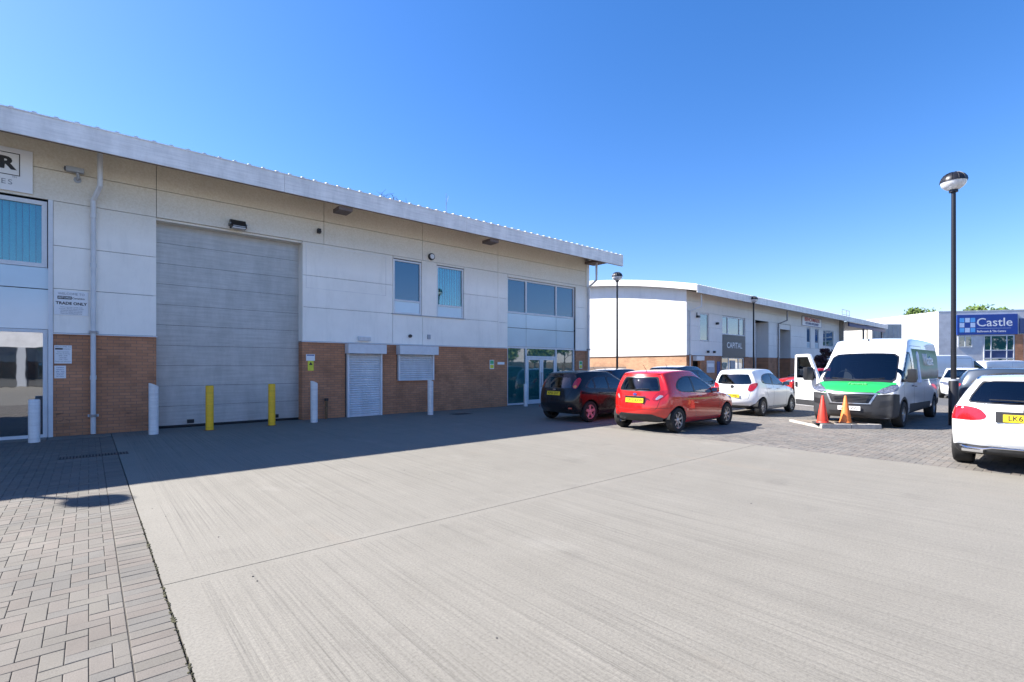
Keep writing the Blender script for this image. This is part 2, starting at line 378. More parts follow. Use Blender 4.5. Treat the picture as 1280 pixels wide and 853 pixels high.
# ================================================================== THE GROUND
def ground():
    g = MB(); g.poly([(-1500,-1500,-.04),(1500,-1500,-.04),(1500,1500,-.04),(-1500,1500,-.04)])
    tag(g.build('ground', 'asphalt'), kind='structure')
    c = MB()
    c.box(.415, 10.36, 4.405, 15.60, -.10, 0); c.box(.415, 10.36, -9.0, 4.395, -.10, 0)
    c.box(10.368, 30.0, 8.90, 16.30, -.10, -.001); c.box(-30, .41, -24, 1.19, -.10, -.002); c.box(.415, 10.36, -24, -9.008, -.10, -.002); c.box(10.37, 60, -34, -7.51, -.10, -.002)  # unseen slabs behind the viewpoint are added to bounce sunlight onto the near unit
    c.box(-.70, .40, 14.70, 15.60, -.10, .002); c.box(-9, -.71, 14.86, 15.60, -.10, .002)
    tag(c.build('concrete_forecourt', 'brushed_concrete'), kind='structure')
    def herring(x0, x1, y0, y1, seed, tones, border=None):
        rnd = random.Random(seed); vs = []; fs = []; tn = []
        a = .102; gp = .0022
        def blk(ax, ay, bx, by):
            ax = max(ax, x0); bx = min(bx, x1); ay = max(ay, y0); by = min(by, y1)
            if bx-ax < .02 or by-ay < .02: return
            ax += gp; ay += gp; bx -= gp; by -= gp
            o = len(vs); z = rnd.uniform(-.0018, .0008); e = .003
            t = [rnd.uniform(-.0008, .0008) for _ in range(4)]
            vs.extend([(ax,ay,-.012),(bx,ay,-.012),(bx,by,-.012),(ax,by,-.012),
                       (ax,ay,z-.0016),(bx,ay,z-.0016),(bx,by,z-.0016),(ax,by,z-.0016),
                       (ax+e,ay+e,z+t[0]),(bx-e,ay+e,z+t[1]),(bx-e,by-e,z+t[2]),(ax+e,by-e,z+t[3])])
            k = rnd.choice(tones); q = rnd.uniform(.92, 1.08); k = tuple(x*q for x in k)
            for f in ((0,1,5,4),(1,2,6,5),(2,3,7,6),(3,0,4,7),(4,5,9,8),(5,6,10,9),(6,7,11,10),(7,4,8,11),(8,9,10,11)):
                fs.append(tuple(i+o for i in f)); tn.append(k)
        for i in range(int(math.floor(x0/a))-2, int(math.ceil(x1/a))+2):
            for j in range(int(math.floor(y0/a))-2, int(math.ceil(y1/a))+2):
                m = (i-j) % 4
                if m == 0: blk(i*a, j*a, (i+2)*a, (j+1)*a)
                elif m == 3: blk(i*a, j*a, (i+1)*a, (j+2)*a)
        if border:
            bx0, bx1, by0, by1 = border; n = int((by1-by0)/a)
            sx0, sx1, sy0, sy1 = x0, x1, y0, y1
            x0, x1, y0, y1 = bx0, bx1, by0, by1
            for j in range(n): blk(bx0, by0+j*a, bx1, by0+(j+1)*a)
        me = bpy.data.meshes.new('block_paving'); me.from_pydata(vs, [], fs); me.materials.append(MATS['paving_block'])
        ca = me.color_attributes.new('tone', 'FLOAT_COLOR', 'CORNER')
        arr = []
        for k in tn: arr += [k[0], k[1], k[2], 1]*4
        ca.data.foreach_set('color', arr)
        o = bpy.data.objects.new('block_paving', me); COL.objects.link(o); tag(o, kind='structure')
    gr = [(.142,.129,.108),(.146,.132,.112),(.152,.134,.114),(.136,.126,.110),(.148,.128,.108)]
    herring(-9.0, .178, 1.2, 14.84, 3, gr, border=(.182, .405, 1.2, 14.68))
    gr2 = [(.155,.142,.124),(.17,.153,.132),(.145,.136,.122),(.165,.145,.124),(.138,.127,.113)]
    herring(10.37, 27.0, -7.5, 8.89, 5, gr2)
    s = MB(); s.box(-9, .405, 1.2, 14.85, -.03, -.007); s.box(10.366, 27.0, -7.5, 8.895, -.03, -.0072)
    tag(s.build('jointing_sand', 'joint_sand'), kind='structure')
    ms = MB(); rnd = random.Random(8)
    for i in range(230):
        y = 1.9+rnd.random()**1.3*4.5; q = .5+.5*math.sin(y*3.1)*math.sin(y*7.7+1); r_ = rnd.uniform(.003, .012)*(.3+q)
        ms.lathe([(r_, -.004), (r_*.8, .003), (r_*.3, .005)], (.409+rnd.uniform(-.012, .006), y, 0), 6)
    tag(ms.build('moss', 'moss'), 'thin moss growing along the joint between blocks and concrete', 'moss', kind='stuff')
    r = MB(); r.box(27.02, 150, -60, 16.2, -.06, -.004)
    tag(r.build('service_road', 'asphalt'), kind='structure')
    # low broken kerb round the planting square in front of the van
    t = empty('tree_pit', (0,0,0), label='low kerbed island of worn earth and concrete under the two cones', cat='kerb island')
    P = [(14.46,4.45),(15.5,3.40),(16.7,4.55),(15.6,5.65)]
    k = MB()
    for (a, b, w, h) in ((0,1,.13,.115),(1,2,.13,.10),(3,0,.12,.06)):
        A = Vector((*P[a],0)); B = Vector((*P[b],0)); d = (B-A).normalized(); nrm = Vector((-d.y, d.x, 0))
        n = 2
        for i in range(n):
            q0 = A+(B-A)*(i/n)+d*.008; q1 = A+(B-A)*((i+1)/n)-d*.008
            k.extr([tuple(q0+Vector((0,0,-.02))), tuple(q1+Vector((0,0,-.02))), tuple(q1+nrm*w+Vector((0,0,-.02))), tuple(q0+nrm*w+Vector((0,0,-.02)))], (0,0,h+.02))
    each(k, 'kerb_stone', 'kerb', t)
    e = MB(); c = Vector((sum(p[0] for p in P)/4, sum(p[1] for p in P)/4, .105))
    ring = []
    rnd = random.Random(4)
    for i in range(4):
        for j in range(5):
            q = Vector((*P[i],0)).lerp(Vector((*P[(i+1) % 4],0)), j/5); q = q.lerp(Vector((c.x,c.y,0)), .09); ring.append((q.x, q.y, .07+rnd.uniform(-.012,.012)))
    ring2 = [tuple(Vector(p).lerp(c, .5)+Vector((rnd.uniform(-.04,.04), rnd.uniform(-.04,.04), rnd.uniform(-.02,.02)))) for p in ring]
    n = len(ring); e.add(ring+ring2+[tuple(c)], [(i,(i+1)%n,n+(i+1)%n,n+i) for i in range(n)]+[(n+i,n+(i+1)%n,2*n) for i in range(n)])
    e.build('earth_fill', 'soil', t, True)
ground()

def iron(name, x0, x1, y0, y1, label, cat, slots=0):
    o = MB(); o.box(x0, x1, y0, y1, -.02, .004)
    if slots:
        w = (x1-x0)/slots
        for i in range(slots): o.box(x0+w*(i+.3), x0+w*(i+.7), y0+.02, y1-.02, .004, .0075, 1)
    else:
        for i in range(6):
            for j in range(6): o.box(x0+(x1-x0)*(i+.3)/6, x0+(x1-x0)*(i+.7)/6, y0+(y1-y0)*(j+.3)/6, y0+(y1-y0)*(j+.7)/6, .004, .008)
    tag(o.build(name, ['cast_iron', 'dark_gap']), label, cat)
iron('drain_grate', -.40, .56, 11.52, 11.80, 'long rusty slot drain grate in the block paving beside the concrete edge', 'drain', 22)
iron('manhole_cover', 9.3, 9.95, 13.6, 14.1, 'dark square manhole cover in the shade near the small shutter', 'manhole')
iron('inspection_cover', 12.6, 13.2, 10.6, 11.1, 'dark square cover sunk in the shaded concrete left of the black hatchback', 'manhole')
g = MB(); rnd = random.Random(11)
for i in range(60):
    x = rnd.uniform(-1.5, 10); y = rnd.uniform(1.6, 11); s = rnd.uniform(.003, .009)
    g.lathe([(s*.6, 0), (s, s*.35), (s*.5, s*.7)], (x, y, 0), 5)
tag(g.build('loose_grit', 'cast_iron'), 'dark bits of grit scattered over the pale concrete', 'grit', kind='stuff')

# ================================================================== BUILDING KIT
def panels(mb, cells, y0, th=.05, gap=.012, mi=0):
    for (x0, x1, z0, z1) in cells: mb.box(x0+gap/2, x1-gap/2, y0, y0+th, z0+gap/2, z1-gap/2, mi)
def cells(xs, zs): return [(xs[i], xs[i+1], zs[j], zs[j+1]) for i in range(len(xs)-1) for j in range(len(zs)-1)]
def window(par, x0, x1, z0, z1, y, sash=None, blinds=False, pane='pane_blue', fw=.055, fmat='frame_white', mull=(), spand=None):
    """framed opening at plane y (front). sash = height of the bottom rail, spand = pale infill panel under it"""
    fr = MB(); d = .09
    fr.box(x0, x0+fw, y, y+d, z0, z1); fr.box(x1-fw, x1, y, y+d, z0, z1)
    fr.box(x0+fw, x1-fw, y+.002, y+d, z1-fw, z1); fr.box(x0+fw, x1-fw, y+.002, y+d, z0, z0+fw)
    zb = z0+fw
    if sash: fr.box(x0+fw, x1-fw, y+.002, y+d, sash-fw/2, sash+fw/2); zb = sash+fw/2
    for m in mull: fr.box(m-fw/2, m+fw/2, y+.004, y+d-.002, z0+fw, z1-fw)
    w = fr.build('window', fmat, par)
    xs = [x0+fw] + [q for m in mull for q in (m-fw/2, m+fw/2)] + [x1-fw]
    for a, b in zip(xs[::2], xs[1::2]):
        p = MB(); p.box(a, b, y+.05, y+.058, zb, z1-fw); p.build('pane', pane, w)
        if sash:
            q = MB(); q.box(a, b, y+.03, y+.05, z0+fw, sash-fw/2); q.build('infill_panel', 'spandrel', w)
    if blinds:
        s = MB(); n = int((x1-x0)/.11)
        for i in range(n):
            cx = x0+fw+(x1-x0-2*fw)*(i+.5)/n; a = .9+.15*math.sin(i*2.3)
            dx = .05*math.cos(a*.6); dy = .05*math.sin(a*.6)
            s.extr([(cx-dx, y+.22-dy, zb), (cx+dx, y+.22+dy, zb), (cx+dx, y+.223+dy, zb), (cx-dx, y+.223-dy, zb)], (0, 0, z1-zb-.03))
        s.build('blind', 'blind', w)
        r = MB(); r.box(x0, x1, y+.6, y+.62, zb-.2, z1+.2); r.build('room_back', 'interior_dark', w)
    return w
def downpipe(par, x, yw, ztop, yeave, r=.048, dx=0, mat='pipe_white'):
    """rainwater pipe: drops from the gutter, cranks back to the wall, runs to the ground"""
    m = MB(); y = yw-r-.03
    m.tube([(x+dx, yeave, ztop), (x+dx, yeave, ztop-.80), (x, y, ztop-1.08), (x, y, ztop-1.28)], r*1.05, 12)
    m.tube([(x, y, ztop-1.22), (x, y, .02)], r, 14)
    for z in (ztop-1.45, 4.0, 2.42, 1.35): m.lathe([(r*1.2, -.05), (r*1.2, .05)], (x, y, z), 14)
    for z in (2.42, .45):
        m.box(x-.10, x+.10, y+r, yw, z-.03, z+.03); m.box(x-.075, x+.075, y-r-.012, y+r, z-.03, z+.03, 1)
    return m.build('downpipe', [mat, 'grey_metal'], par, True)
def roof(par, x0, x1, ye, depth, z0, ribs=True, rib_from=None, gable=True):
    """barrel roof of ribbed sheet, eaves fascia towards -y, curved gable fascias"""
    def prof(s): return z0+.22*s-.0075*s*s
    n = 16; S = [depth*i/n for i in range(n+1)]
    m = MB()
    vs = [];
    for s in S: vs += [(x0, ye+s, prof(s)), (x1, ye+s, prof(s)), (x0, ye+s, prof(s)-.05), (x1, ye+s, prof(s)-.05)]
    fs = []
    for i in range(n):
        a = 4*i; b = a+4; fs += [(a, a+1, b+1, b), (a+2, b+2, b+3, a+3), (a, b, b+2, a+2), (a+1, a+3, b+3, b+1)]
    fs += [(0, 2, 3, 1), (4*n, 4*n+1, 4*n+3, 4*n+2)]
    m.add(vs, fs)
    if ribs:
        x = (rib_from if rib_from is not None else x0)+.17
        while x < x1-.05:
            S2 = [0]+[depth*.45*i/6 for i in range(1, 7)]
            rv = []; rf = []
            for s in S2:
                z = prof(s)
                rv += [(x-.050, ye-.045+s, z-.002), (x-.028, ye-.045+s, z+.028), (x+.028, ye-.045+s, z+.028), (x+.050, ye-.045+s, z-.002)]
            for i in range(6):
                a = 4*i
                for k in range(3): rf.append((a+k, a+k+1, a+k+5, a+k+4))
            rf.append((0, 1, 2, 3)); m.add(rv, rf); x += .333
    m.build('roof', 'roof_metal', par)
    return prof
def gable_fascia(par, x, ye, depth, prof, h=.42, th=.05, s0=0.0):
    m = MB(); n = 20; vs = []; fs = []
    for i in range(n+1):
        s = s0+(depth-s0)*i/n; z = prof(s)+.05
        vs += [(x, ye+s, z), (x, ye+s, z-h), (x+th, ye+s, z-h), (x+th, ye+s, z)]
    for i in range(n):
        a = 4*i
        for k in range(4): fs.append((a+k, a+(k+1) % 4, a+4+(k+1) % 4, a+4+k))
    fs += [(0,1,2,3), (4*n,4*n+3,4*n+2,4*n+1)]
    m.add(vs, fs); return m.build('gable_fascia', 'fascia', par)
def gable_wall(mb, x, th, y0, y1, ye, prof, zb, mi=0, zb1=None, drop=.06):
    n = 14; pts = [(x, y0, zb), ] ; top = []
    for i in range(n+1):
        y = y0+(y1-y0)*i/n; top.append((x, y, prof(y-ye)-drop))
    pts = [(x, y0, zb)] + top + [(x, y1, zb1 if zb1 is not None else zb)]
    mb.extr(pts, (th, 0, 0), mi)
SOF = ['clad']
def eaves(par, x0, x1, ye, yw, zb, zt, step=6.0):
    f = MB(); x = x0
    while x < x1-.01:
        b = min(x+step, x1); f.box(x+.003, b-.003, ye, ye+.04, zb, zt)
        for q in (x+.10, b-.10, (x+b)/2):
            for z in (zb+.12, zt-.12): f.lathe([(.010, -.006), (.010, 0)], (q, ye, z), 6, axis='y')
        x = b
    f.box(x0, x1, ye-.012, ye+.04, zt+.002, zt+.03)
    f.build('fascia', 'fascia', par)
    s = MB(); s.box(x0, x1, ye+.04, yw+.4, zt-.07, zt-.04); s.build('soffit', SOF[0], par)
    g = MB(); g.box(x0, x1, ye+.045, ye+.07, zb-.012, zb+.05); g.build('drip_edge', 'soffit_brown', par)
def roller_shutter(par, x0, x1, z0, z1, y, name='shutter'):
    """security shutter: box, two guide rails, curtain of curved slats"""
    b = MB(); b.bbox(x0-.05, x1+.06, y-.30, y, z1, z1+.30, .012); s = b.build(name, 'frame_white', par)
    g = MB()
    for a in (x0, x1-.06): g.box(a, a+.06, y-.10, y-.002, z0, z1-.002)
    each(g, 'guide_rail', 'frame_white', s)
    c = MB(); n = max(2, int((z1-z0)/.075)); h = (z1-z0)/n; vs = []; fs = []
    for i in range(n):
        for k in range(5):
            z = z0+h*(i+k/4*.96); d = .018*math.sin(math.pi*k/4)
            vs += [(x0+.06, y-.045-d, z), (x1-.06, y-.045-d, z)]
    for i in range(len(vs)//2-1): fs.append((2*i, 2*i+1, 2*i+3, 2*i+2))
    c.add(vs, fs); c.box(x0+.06, x1-.06, y-.07, y-.03, z0, z0+.05)
    o = c.build('curtain', 'shutter_white', s)
    return s
def sectional_door(par, x0, x1, z0, z1, y, n=10, details=True, mat='roller_panel'):
    m = MB(); h = (z1-z0)/n
    for i in range(n):
        m.box(x0, x1, y, y+.04, z0+h*i+.004, z0+h*(i+1)-.004)
        for k in (1, 2, 3): m.box(x0+.002, x1-.002, y-.004, y, z0+h*(i+k/4)-.006, z0+h*(i+k/4)+.006)
    m.box(x0, x1, y+.03, y+.05, z0, z1, 1)
    if details:
        for a in (x0+.62, x1-.95):
            zz = z0+1.62
            for (p, q, r_, t) in ((a, a+.42, zz, zz+.012), (a, a+.42, zz+.30, zz+.312), (a, a+.012, zz, zz+.312), (a+.41, a+.422, zz, zz+.312)): m.box(p, q, y-.008, y-.001, r_, t)
        m.box(x0+.90, x0+1.06, y-.03, y-.001, z0+.06, z0+.16, 1); m.box(x1-.84, x1-.72, y-.03, y-.001, z0+.06, z0+.16, 1)
        m.box(x0, x1, y-.012, y-.001, z0-.02, z0+.03, 1)
    return m.build('roller_door', [mat, 'dark_gap'], par)

# ================================================================== NEAR UNIT (building on the left)
YF = 15.35
def near_unit():
    b = empty('industrial_unit', (8, 20, 0), label='long near industrial unit of pale panels over brown brick with big grey roller door', cat='industrial building')
    b.location = (0,0,0)
    ZS = [2.385, 3.40, 4.385, 5.40, 6.10, 6.74]
    # cladding
    m = MB()
    up = [5.40, 6.10, 6.74]
    panels(m, cells([-20, -14, -8, -3.2, 1.30, 5.52, 9.0, 12.48, 17.85], up), YF)
    panels(m, cells([-.62, 1.30], ZS[:4]), YF)
    panels(m, cells([4.88, 7.84], [2.385, 3.42, 4.385, 5.40]), YF)
    panels(m, [(7.84, 9.0, 2.385, 3.42), (9.0, 12.48, 2.385, 3.42), (8.97, 9.60, 3.42, 5.40), (10.80, 12.48, 3.42, 4.385), (10.80, 12.48, 4.385, 5.40), (7.84, 7.88, 3.42, 5.40), (7.88, 8.97, 5.32, 5.40), (9.60, 10.80, 5.32, 5.40)], YF)
    panels(m, cells([12.48, 12.97], ZS[:4]), YF); panels(m, cells([17.10, 17.85], ZS[:4]), YF)
    panels(m, [(12.97, 17.10, 5.28, 5.40)], YF)
    panels(m, cells([-20, -14, -8, -5.5], ZS[:4]), YF)
    m.box(4.88, 4.93, YF+.05, YF+.37, 2.39, 5.39); m.box(1.25, 1.30, YF+.05, YF+.37, 2.39, 5.39)
    m.box(1.301, 4.879, YF+.052, YF+.37, 5.345, 5.40)
    m.box(12.455, 12.505, YF-.014, YF-.001, 2.39, 6.74)
    m.box(17.80, 17.87, YF-.014, YF-.001, 2.39, 6.60)
    m.build('cladding', 'clad', b)
    # one replaced sheet where a former sign left its outline
    f = MB(); f.box(4.98, 7.6, YF-.006, YF-.0005, 4.0, 4.014); f.box(4.98, 7.6, YF-.006, YF-.0005, 5.32, 5.334)
    f.box(4.98, 4.994, YF-.006, YF-.0005, 4.0, 5.33); f.box(7.586, 7.6, YF-.006, YF-.0005, 4.0, 5.33)
    f.build('sign_outline', 'fascia', b)
    d = MB()   # drip trims between brick and cladding
    for x0, x1 in ((-20,-5.5), (-.62,1.32), (4.86,12.97), (17.10,17.87)): d.box(x0, x1, YF-.03, YF+.06, 2.355, 2.382)
    each(d, 'drip_trim', 'frame_white', b)
    k = MB()   # brickwork
    for x0, x1 in ((-20,-5.5), (-.62,1.30), (4.88,6.20), (7.46,8.0), (9.42,12.97), (17.10,17.83)): k.box(x0, x1, YF+.02, YF+.24, -.05, 2.354)
    k.box(6.20, 7.46, YF+.02, YF+.24, 2.30, 2.354); k.box(8.0, 9.42, YF+.02, YF+.24, -.05, 1.16); k.box(8.0, 9.42, YF+.02, YF+.24, 2.30, 2.354)
    k.box(4.88, 5.08, YF+.24, YF+.38, -.05, 2.354); k.box(1.10, 1.30, YF+.24, YF+.38, -.05, 2.354)
    each(k, 'brick_wall', 'brick_front', b)
    # dark core behind the joints and openings
    c = MB()
    for x0, x1 in ((-20,-5.5), (-.66,1.24), (4.94,7.80), (17.12,17.8)): c.box(x0, x1, YF+.07, YF+.10, 2.36, 6.6)
    c.box(-20, 17.8, YF+.07, YF+.10, 5.42, 6.6); c.box(7.8, 12.95, YF+.07, YF+.10, 2.36, 3.46); c.box(9.0, 9.58, YF+.07, YF+.10, 3.4, 5.4); c.box(10.82, 12.95, YF+.07, YF+.10, 3.4, 5.4)
    c.box(-6, 5.4, YF+.75, YF+.78, 0, 6.4); c.box(5.5, 17.8, YF+.9, YF+.93, 0, 6.4)
    c.box(-6, .9, YF+.1, YF+.74, 3.3, 3.34); c.box(5.5, 17.8, YF+.1, YF+.9, 3.3, 3.34)
    c.build('backing_wall', 'interior_dark', b)
    rf_prof = roof(b, -20, 18.9, 14.08, 29.3, 6.815)
    gable_fascia(b, 18.88, 14.08, 29.3, rf_prof)
    e = MB(); gable_wall(e, 17.87, .18, YF+.0, 42, 14.08, rf_prof, 2.38); e.build('cladding', 'clad_side', b)
    e = MB(); e.box(17.85, 18.02, YF+.03, 42, -.05, 2.378); each(e, 'brick_wall', 'brick_side', b)
    e = MB(); e.box(-20, 17.8, 42, 42.2, 0, 6.8); e.box(-20.2, -20, YF, 42, 0, 6.5); e.build('rear_wall', 'clad_side', b)
    eaves(b, -20, 18.93, 14.04, YF, 6.315, 6.785)
    o = MB()   # outriggers under the eaves
    for x in (5.52, 11.1): o.box(x, x+.40, 14.12, 14.6, 6.19, 6.30)
    o.box(17.7, 18.35, 14.12, YF-.03, 6.44, 6.56)
    each(o, 'eaves_bracket', 'soffit_brown', b)
    sectional_door(b, 1.10, 5.02, .03, 5.38, YF+.37, 10)
    # first-floor windows
    w = window(b, 7.885, 8.965, 3.44, 5.30, YF+.03, sash=3.90)
    w = window(b, 9.61, 10.79, 3.42, 5.30, YF+.03, sash=3.86, blinds=True, pane='pane_tint')
    s = MB(); s.box(7.80, 10.86, YF-.05, YF+.05, 3.405, 3.43); each(s, 'sill', 'frame_grey', b)
    # personnel door and counter shutters
    roller_shutter(b, 6.23, 7.42, .0, 2.03, YF); roller_shutter(b, 8.02, 9.43, 1.13, 2.03, YF)
    k = MB(); k.box(6.2, 7.46, YF+.02, YF+.1, 0, 2.3); k.box(8.0, 9.42, YF+.03, YF+.1, 1.16, 2.3); k.build('shutter_backing', 'interior_dark', b)
    # right-hand glazed bay
    Y = YF+.08
    window(b, 12.98, 17.09, 3.83, 5.28, Y, mull=(14.07, 15.89), fw=.07, pane='pane_blue')
    sp = MB()
    for x0, x1 in ((13.0, 14.06), (14.08, 15.88), (15.90, 17.07)):
        for z0, z1 in ((2.46, 3.22), (3.24, 3.82)): sp.box(x0, x1, Y+.01, Y+.05, z0, z1)
    sp.build('spandrel_panel', 'spandrel', b)
    fr = MB()
    for x in (12.98, 14.035, 15.855, 17.02): fr.box(x, x+.07, Y, Y+.09, .02, 2.45)
    for x0, x1 in ((13.05, 14.035), (14.105, 15.855), (15.925, 17.02)): fr.box(x0, x1, Y+.003, Y+.09, 2.38, 2.45); 
    fr.box(13.05, 14.035, Y+.003, Y+.09, .02, .09); fr.box(15.925, 17.02, Y+.003, Y+.09, .02, .09); fr.box(14.105, 15.855, Y+.003, Y+.09, 2.0, 2.07)
    sf = fr.build('shopfront', 'frame_white', b)
    for x0, x1, z0, z1 in ((13.05, 14.035, .09, 2.38), (15.925, 17.02, .09, 2.38), (14.105, 15.855, 2.07, 2.38)):
        p = MB(); p.box(x0, x1, Y+.05, Y+.058, z0, z1); p.build('pane', 'pane_teal', sf)
    for x0, x1 in ((14.11, 14.975), (14.985, 15.85)):
        dd = MB(); dd.box(x0, x0+.10, Y+.005, Y+.06, .02, 1.995); dd.box(x1-.10, x1, Y+.005, Y+.06, .02, 1.995); dd.box(x0+.10, x1-.10, Y+.008, Y+.06, 1.90, 1.995); dd.box(x0+.10, x1-.10, Y+.008, Y+.06, .02, .20)
        dr = dd.build('door', 'frame_white', b)
        p = MB(); p.box(x0+.10, x1-.10, Y+.035, Y+.043, .20, 1.90); p.build('pane', 'pane_teal', dr)
        h = MB(); hx = x1-.05 if x0 < 14.5 else x0+.05; h.tube([(hx, Y-.0, .75), (hx, Y-.05, .75), (hx, Y-.05, 1.35), (hx, Y, 1.35)], .012, 8); h.build('handle', 'grey_metal', dr, True)
    # left-hand glazed bay, cut by the picture edge
    window(b, -5.5, -.72, 3.86, 5.36, YF+.05, mull=(-3.9, -2.3), fw=.09, blinds=True, pane='pane_tint')
    sp = MB()
    for x0, x1 in ((-5.5, -3.91), (-3.89, -2.31), (-2.29, -.70)):
        for z0, z1 in ((2.46, 3.36), (3.38, 3.85)): sp.box(x0, x1, YF+.06, YF+.10, z0, z1)
    sp.build('spandrel_panel', 'spandrel', b)
    fr = MB()
    for x in (-5.5, -3.94, -2.34, -.79): fr.box(x, x+.08, YF+.04, YF+.13, .0, 2.45)
    fr.box(-5.42, -.79, YF+.043, YF+.13, .0, .07); fr.box(-5.42, -.79, YF+.043, YF+.13, 2.38, 2.45)
    fr.box(-.70, -.62, YF-.02, YF+.12, .0, 5.40)
    sf = fr.build('shopfront', 'frame_white', b)
    for x0, x1 in ((-5.42, -3.94), (-3.86, -2.34), (-2.26, -.79)):
        p = MB(); p.box(x0, x1, YF+.08, YF+.088, .07, 2.38); p.build('pane', 'pane_shop', sf)
    downpipe(b, .08, YF, 6.62, 14.95, .05, dx=.12)
    downpipe(b, 17.92, YF, 6.45, 14.80, .05, dx=.0)
    # brick stains
    return b
near_unit()

# ------------------------------------------------------------------ things fixed to the near unit
def board(name, x0, x1, z0, z1, y, mat, label, cat, th=.025, edge=None):
    m = MB(); m.bbox(x0, x1, y-th, y, z0, z1, .004)
    if edge:
        for (a, b_, c, d) in ((x0, x1, z0, z0+.03), (x0, x1, z1-.03, z1), (x0, x0+.03, z0+.03, z1-.03), (x1-.03, x1, z0+.03, z1-.03)): m.box(a, b_, y-th-.004, y-th-.0005, c, d, 1)
    o = m.build(name, [mat] + ([edge] if edge else []))
    return tag(o, label, cat)
s = board('shop_sign', -3.4, -.95, 5.46, 6.40, YF-.02, 'sign_white', 'big white sign board ending in a bold black boxed R above the left window', 'sign')
m = MB(); y = YF-.046
for (a, b_, c, d) in ((-3.2, -1.15, 6.275, 6.29), (-3.2, -1.15, 5.80, 5.815), (-1.165, -1.15, 5.815, 6.275)): m.box(a, b_, y-.006, y, c, d)
m.build('sign_border', 'ink_black', s)
text('sign_letters', 'R', .36, 'ink_black', (-1.235, YF-.05, 6.045), parent=s, align='RIGHT', bold=.016, sx=1.15)
text('sign_lettering', 'IES', .155, 'ink_grey', (-1.265, YF-.05, 5.64), parent=s, align='RIGHT', space=1.25, sx=1.1)
text('trade_mark', 'TM', .055, 'ink_grey', (-1.20, YF-.05, 5.765), parent=s, align='RIGHT')
s = board('trade_sign', -.60, -.01, 2.80, 3.36, YF-.004, 'sign_white', 'white trade only notice on the cladding left of the downpipe', 'sign', .012)
cx = -.305; y = YF-.018
text('sign_lettering', 'WELCOME TO', .075, 'ink_grey', (cx, y, 3.29), parent=s, sx=.95)
m = MB(); m.box(-.545, -.30, y-.002, y, 3.165, 3.235); m.build('logo_bar', 'ink_black', s)
text('logo_text', 'ASTORIA', .055, 'sign_white', (-.4225, y-.003, 3.2), parent=s, bold=.001)
text('logo_text', 'Ceramics', .058, 'ink_black', (-.185, y, 3.195), parent=s, bold=.001)
text('sign_lettering', 'TRADE ONLY', .088, 'ink_black', (cx, y, 3.07), parent=s, bold=.003)
for i, t_ in enumerate(('This is strictly a trade only', 'counter. Please report to the', 'reception desk before you', 'leave or collect any goods', 'from the loading bay area')):
    text('small_print', t_, .036, 'ink_grey', (cx, y, 2.985-i*.037), parent=s)
s = board('notice_board', -.60+.0, -.30, 1.68, 2.10, YF+.018, 'sign_white', 'larger white notice on the brick beside the left shop window', 'sign', .012)
y = YF+.004
text('notice_text', 'WELCOME TO', .042, 'ink_grey', (-.45, y, 2.065), parent=s)
m = MB(); m.box(-.585, -.455, y-.002, y, 2.0, 2.035); m.build('logo_bar', 'ink_black', s)
text('logo_text', 'Ceramics', .034, 'ink_black', (-.385, y, 2.017), parent=s)
for i, t_ in enumerate(('Opening hours', 'Monday to Friday', '8.00 - 5.00', 'Saturday', '9.00 - 1.00', 'Please use side door')): text('notice_text', t_, .034, 'ink_grey', (-.45, y, 1.95-i*.044), parent=s)
s = board('paper_notice', -.60, -.40, 1.34, 1.63, YF+.018, 'sign_white', 'smaller white notice on the brick below the larger notice', 'sign', .008)
for i, t_ in enumerate(('Ceramics', 'Goods in', '8.00 - 4.00', 'Ring bell', 'for entry')): text('notice_text', t_, .034, 'ink_blue', (-.50, YF+.008, 1.59-i*.05), parent=s)
def safety(x, z, label):
    s = board('safety_sign', x, x+.26, z+.30, z+.50, YF+.018, 'sign_white', label, 'sign', .006)
    m = MB(); m.bbox(x+.05, x+.22, YF+.008, YF+.016, z, z+.299, .003); m.build('warning_panel', 'sign_yellow', s)
    m = MB(); m.extr([(x+.08, YF+.006, z+.17), (x+.19, YF+.006, z+.17), (x+.135, YF+.006, z+.27)], (0, .002, 0)); m.build('warning_triangle', 'ink_black', s)
    m = MB(); m.box(x+.02, x+.24, YF+.010, YF+.011, z+.455, z+.485); m.build('header_bar', 'ink_blue', s)
    return s
safety(4.99, 1.49, 'small white and yellow warning sign on brick right of the big roller door')
def fire(x, z, y, label):
    s = board('fire_sign', x, x+.22, z, z+.36, y, 'sign_white', label, 'sign', .006)
    m = MB(); m.box(x+.02, x+.20, y-.008, y-.0062, z+.20, z+.34); m.build('pictogram', 'sign_green', s)
    m = MB(); m.box(x+.02, x+.20, y-.008, y-.0062, z+.03, z+.17); m.build('pictogram', 'sign_yellow', s)
fire(12.05, 1.52, YF+.018, 'green and white safety sign on brick left of the glazed entrance')
fire(17.35, 1.52, YF+.018, 'green and white safety sign on the narrow brick pier right of the glazed entrance')
s = board('letter_plate', 12.45, 12.80, 1.70, 1.80, YF+.018, 'sign_white', 'thin white name plate on brick beside the glazed entrance', 'plate', .02)
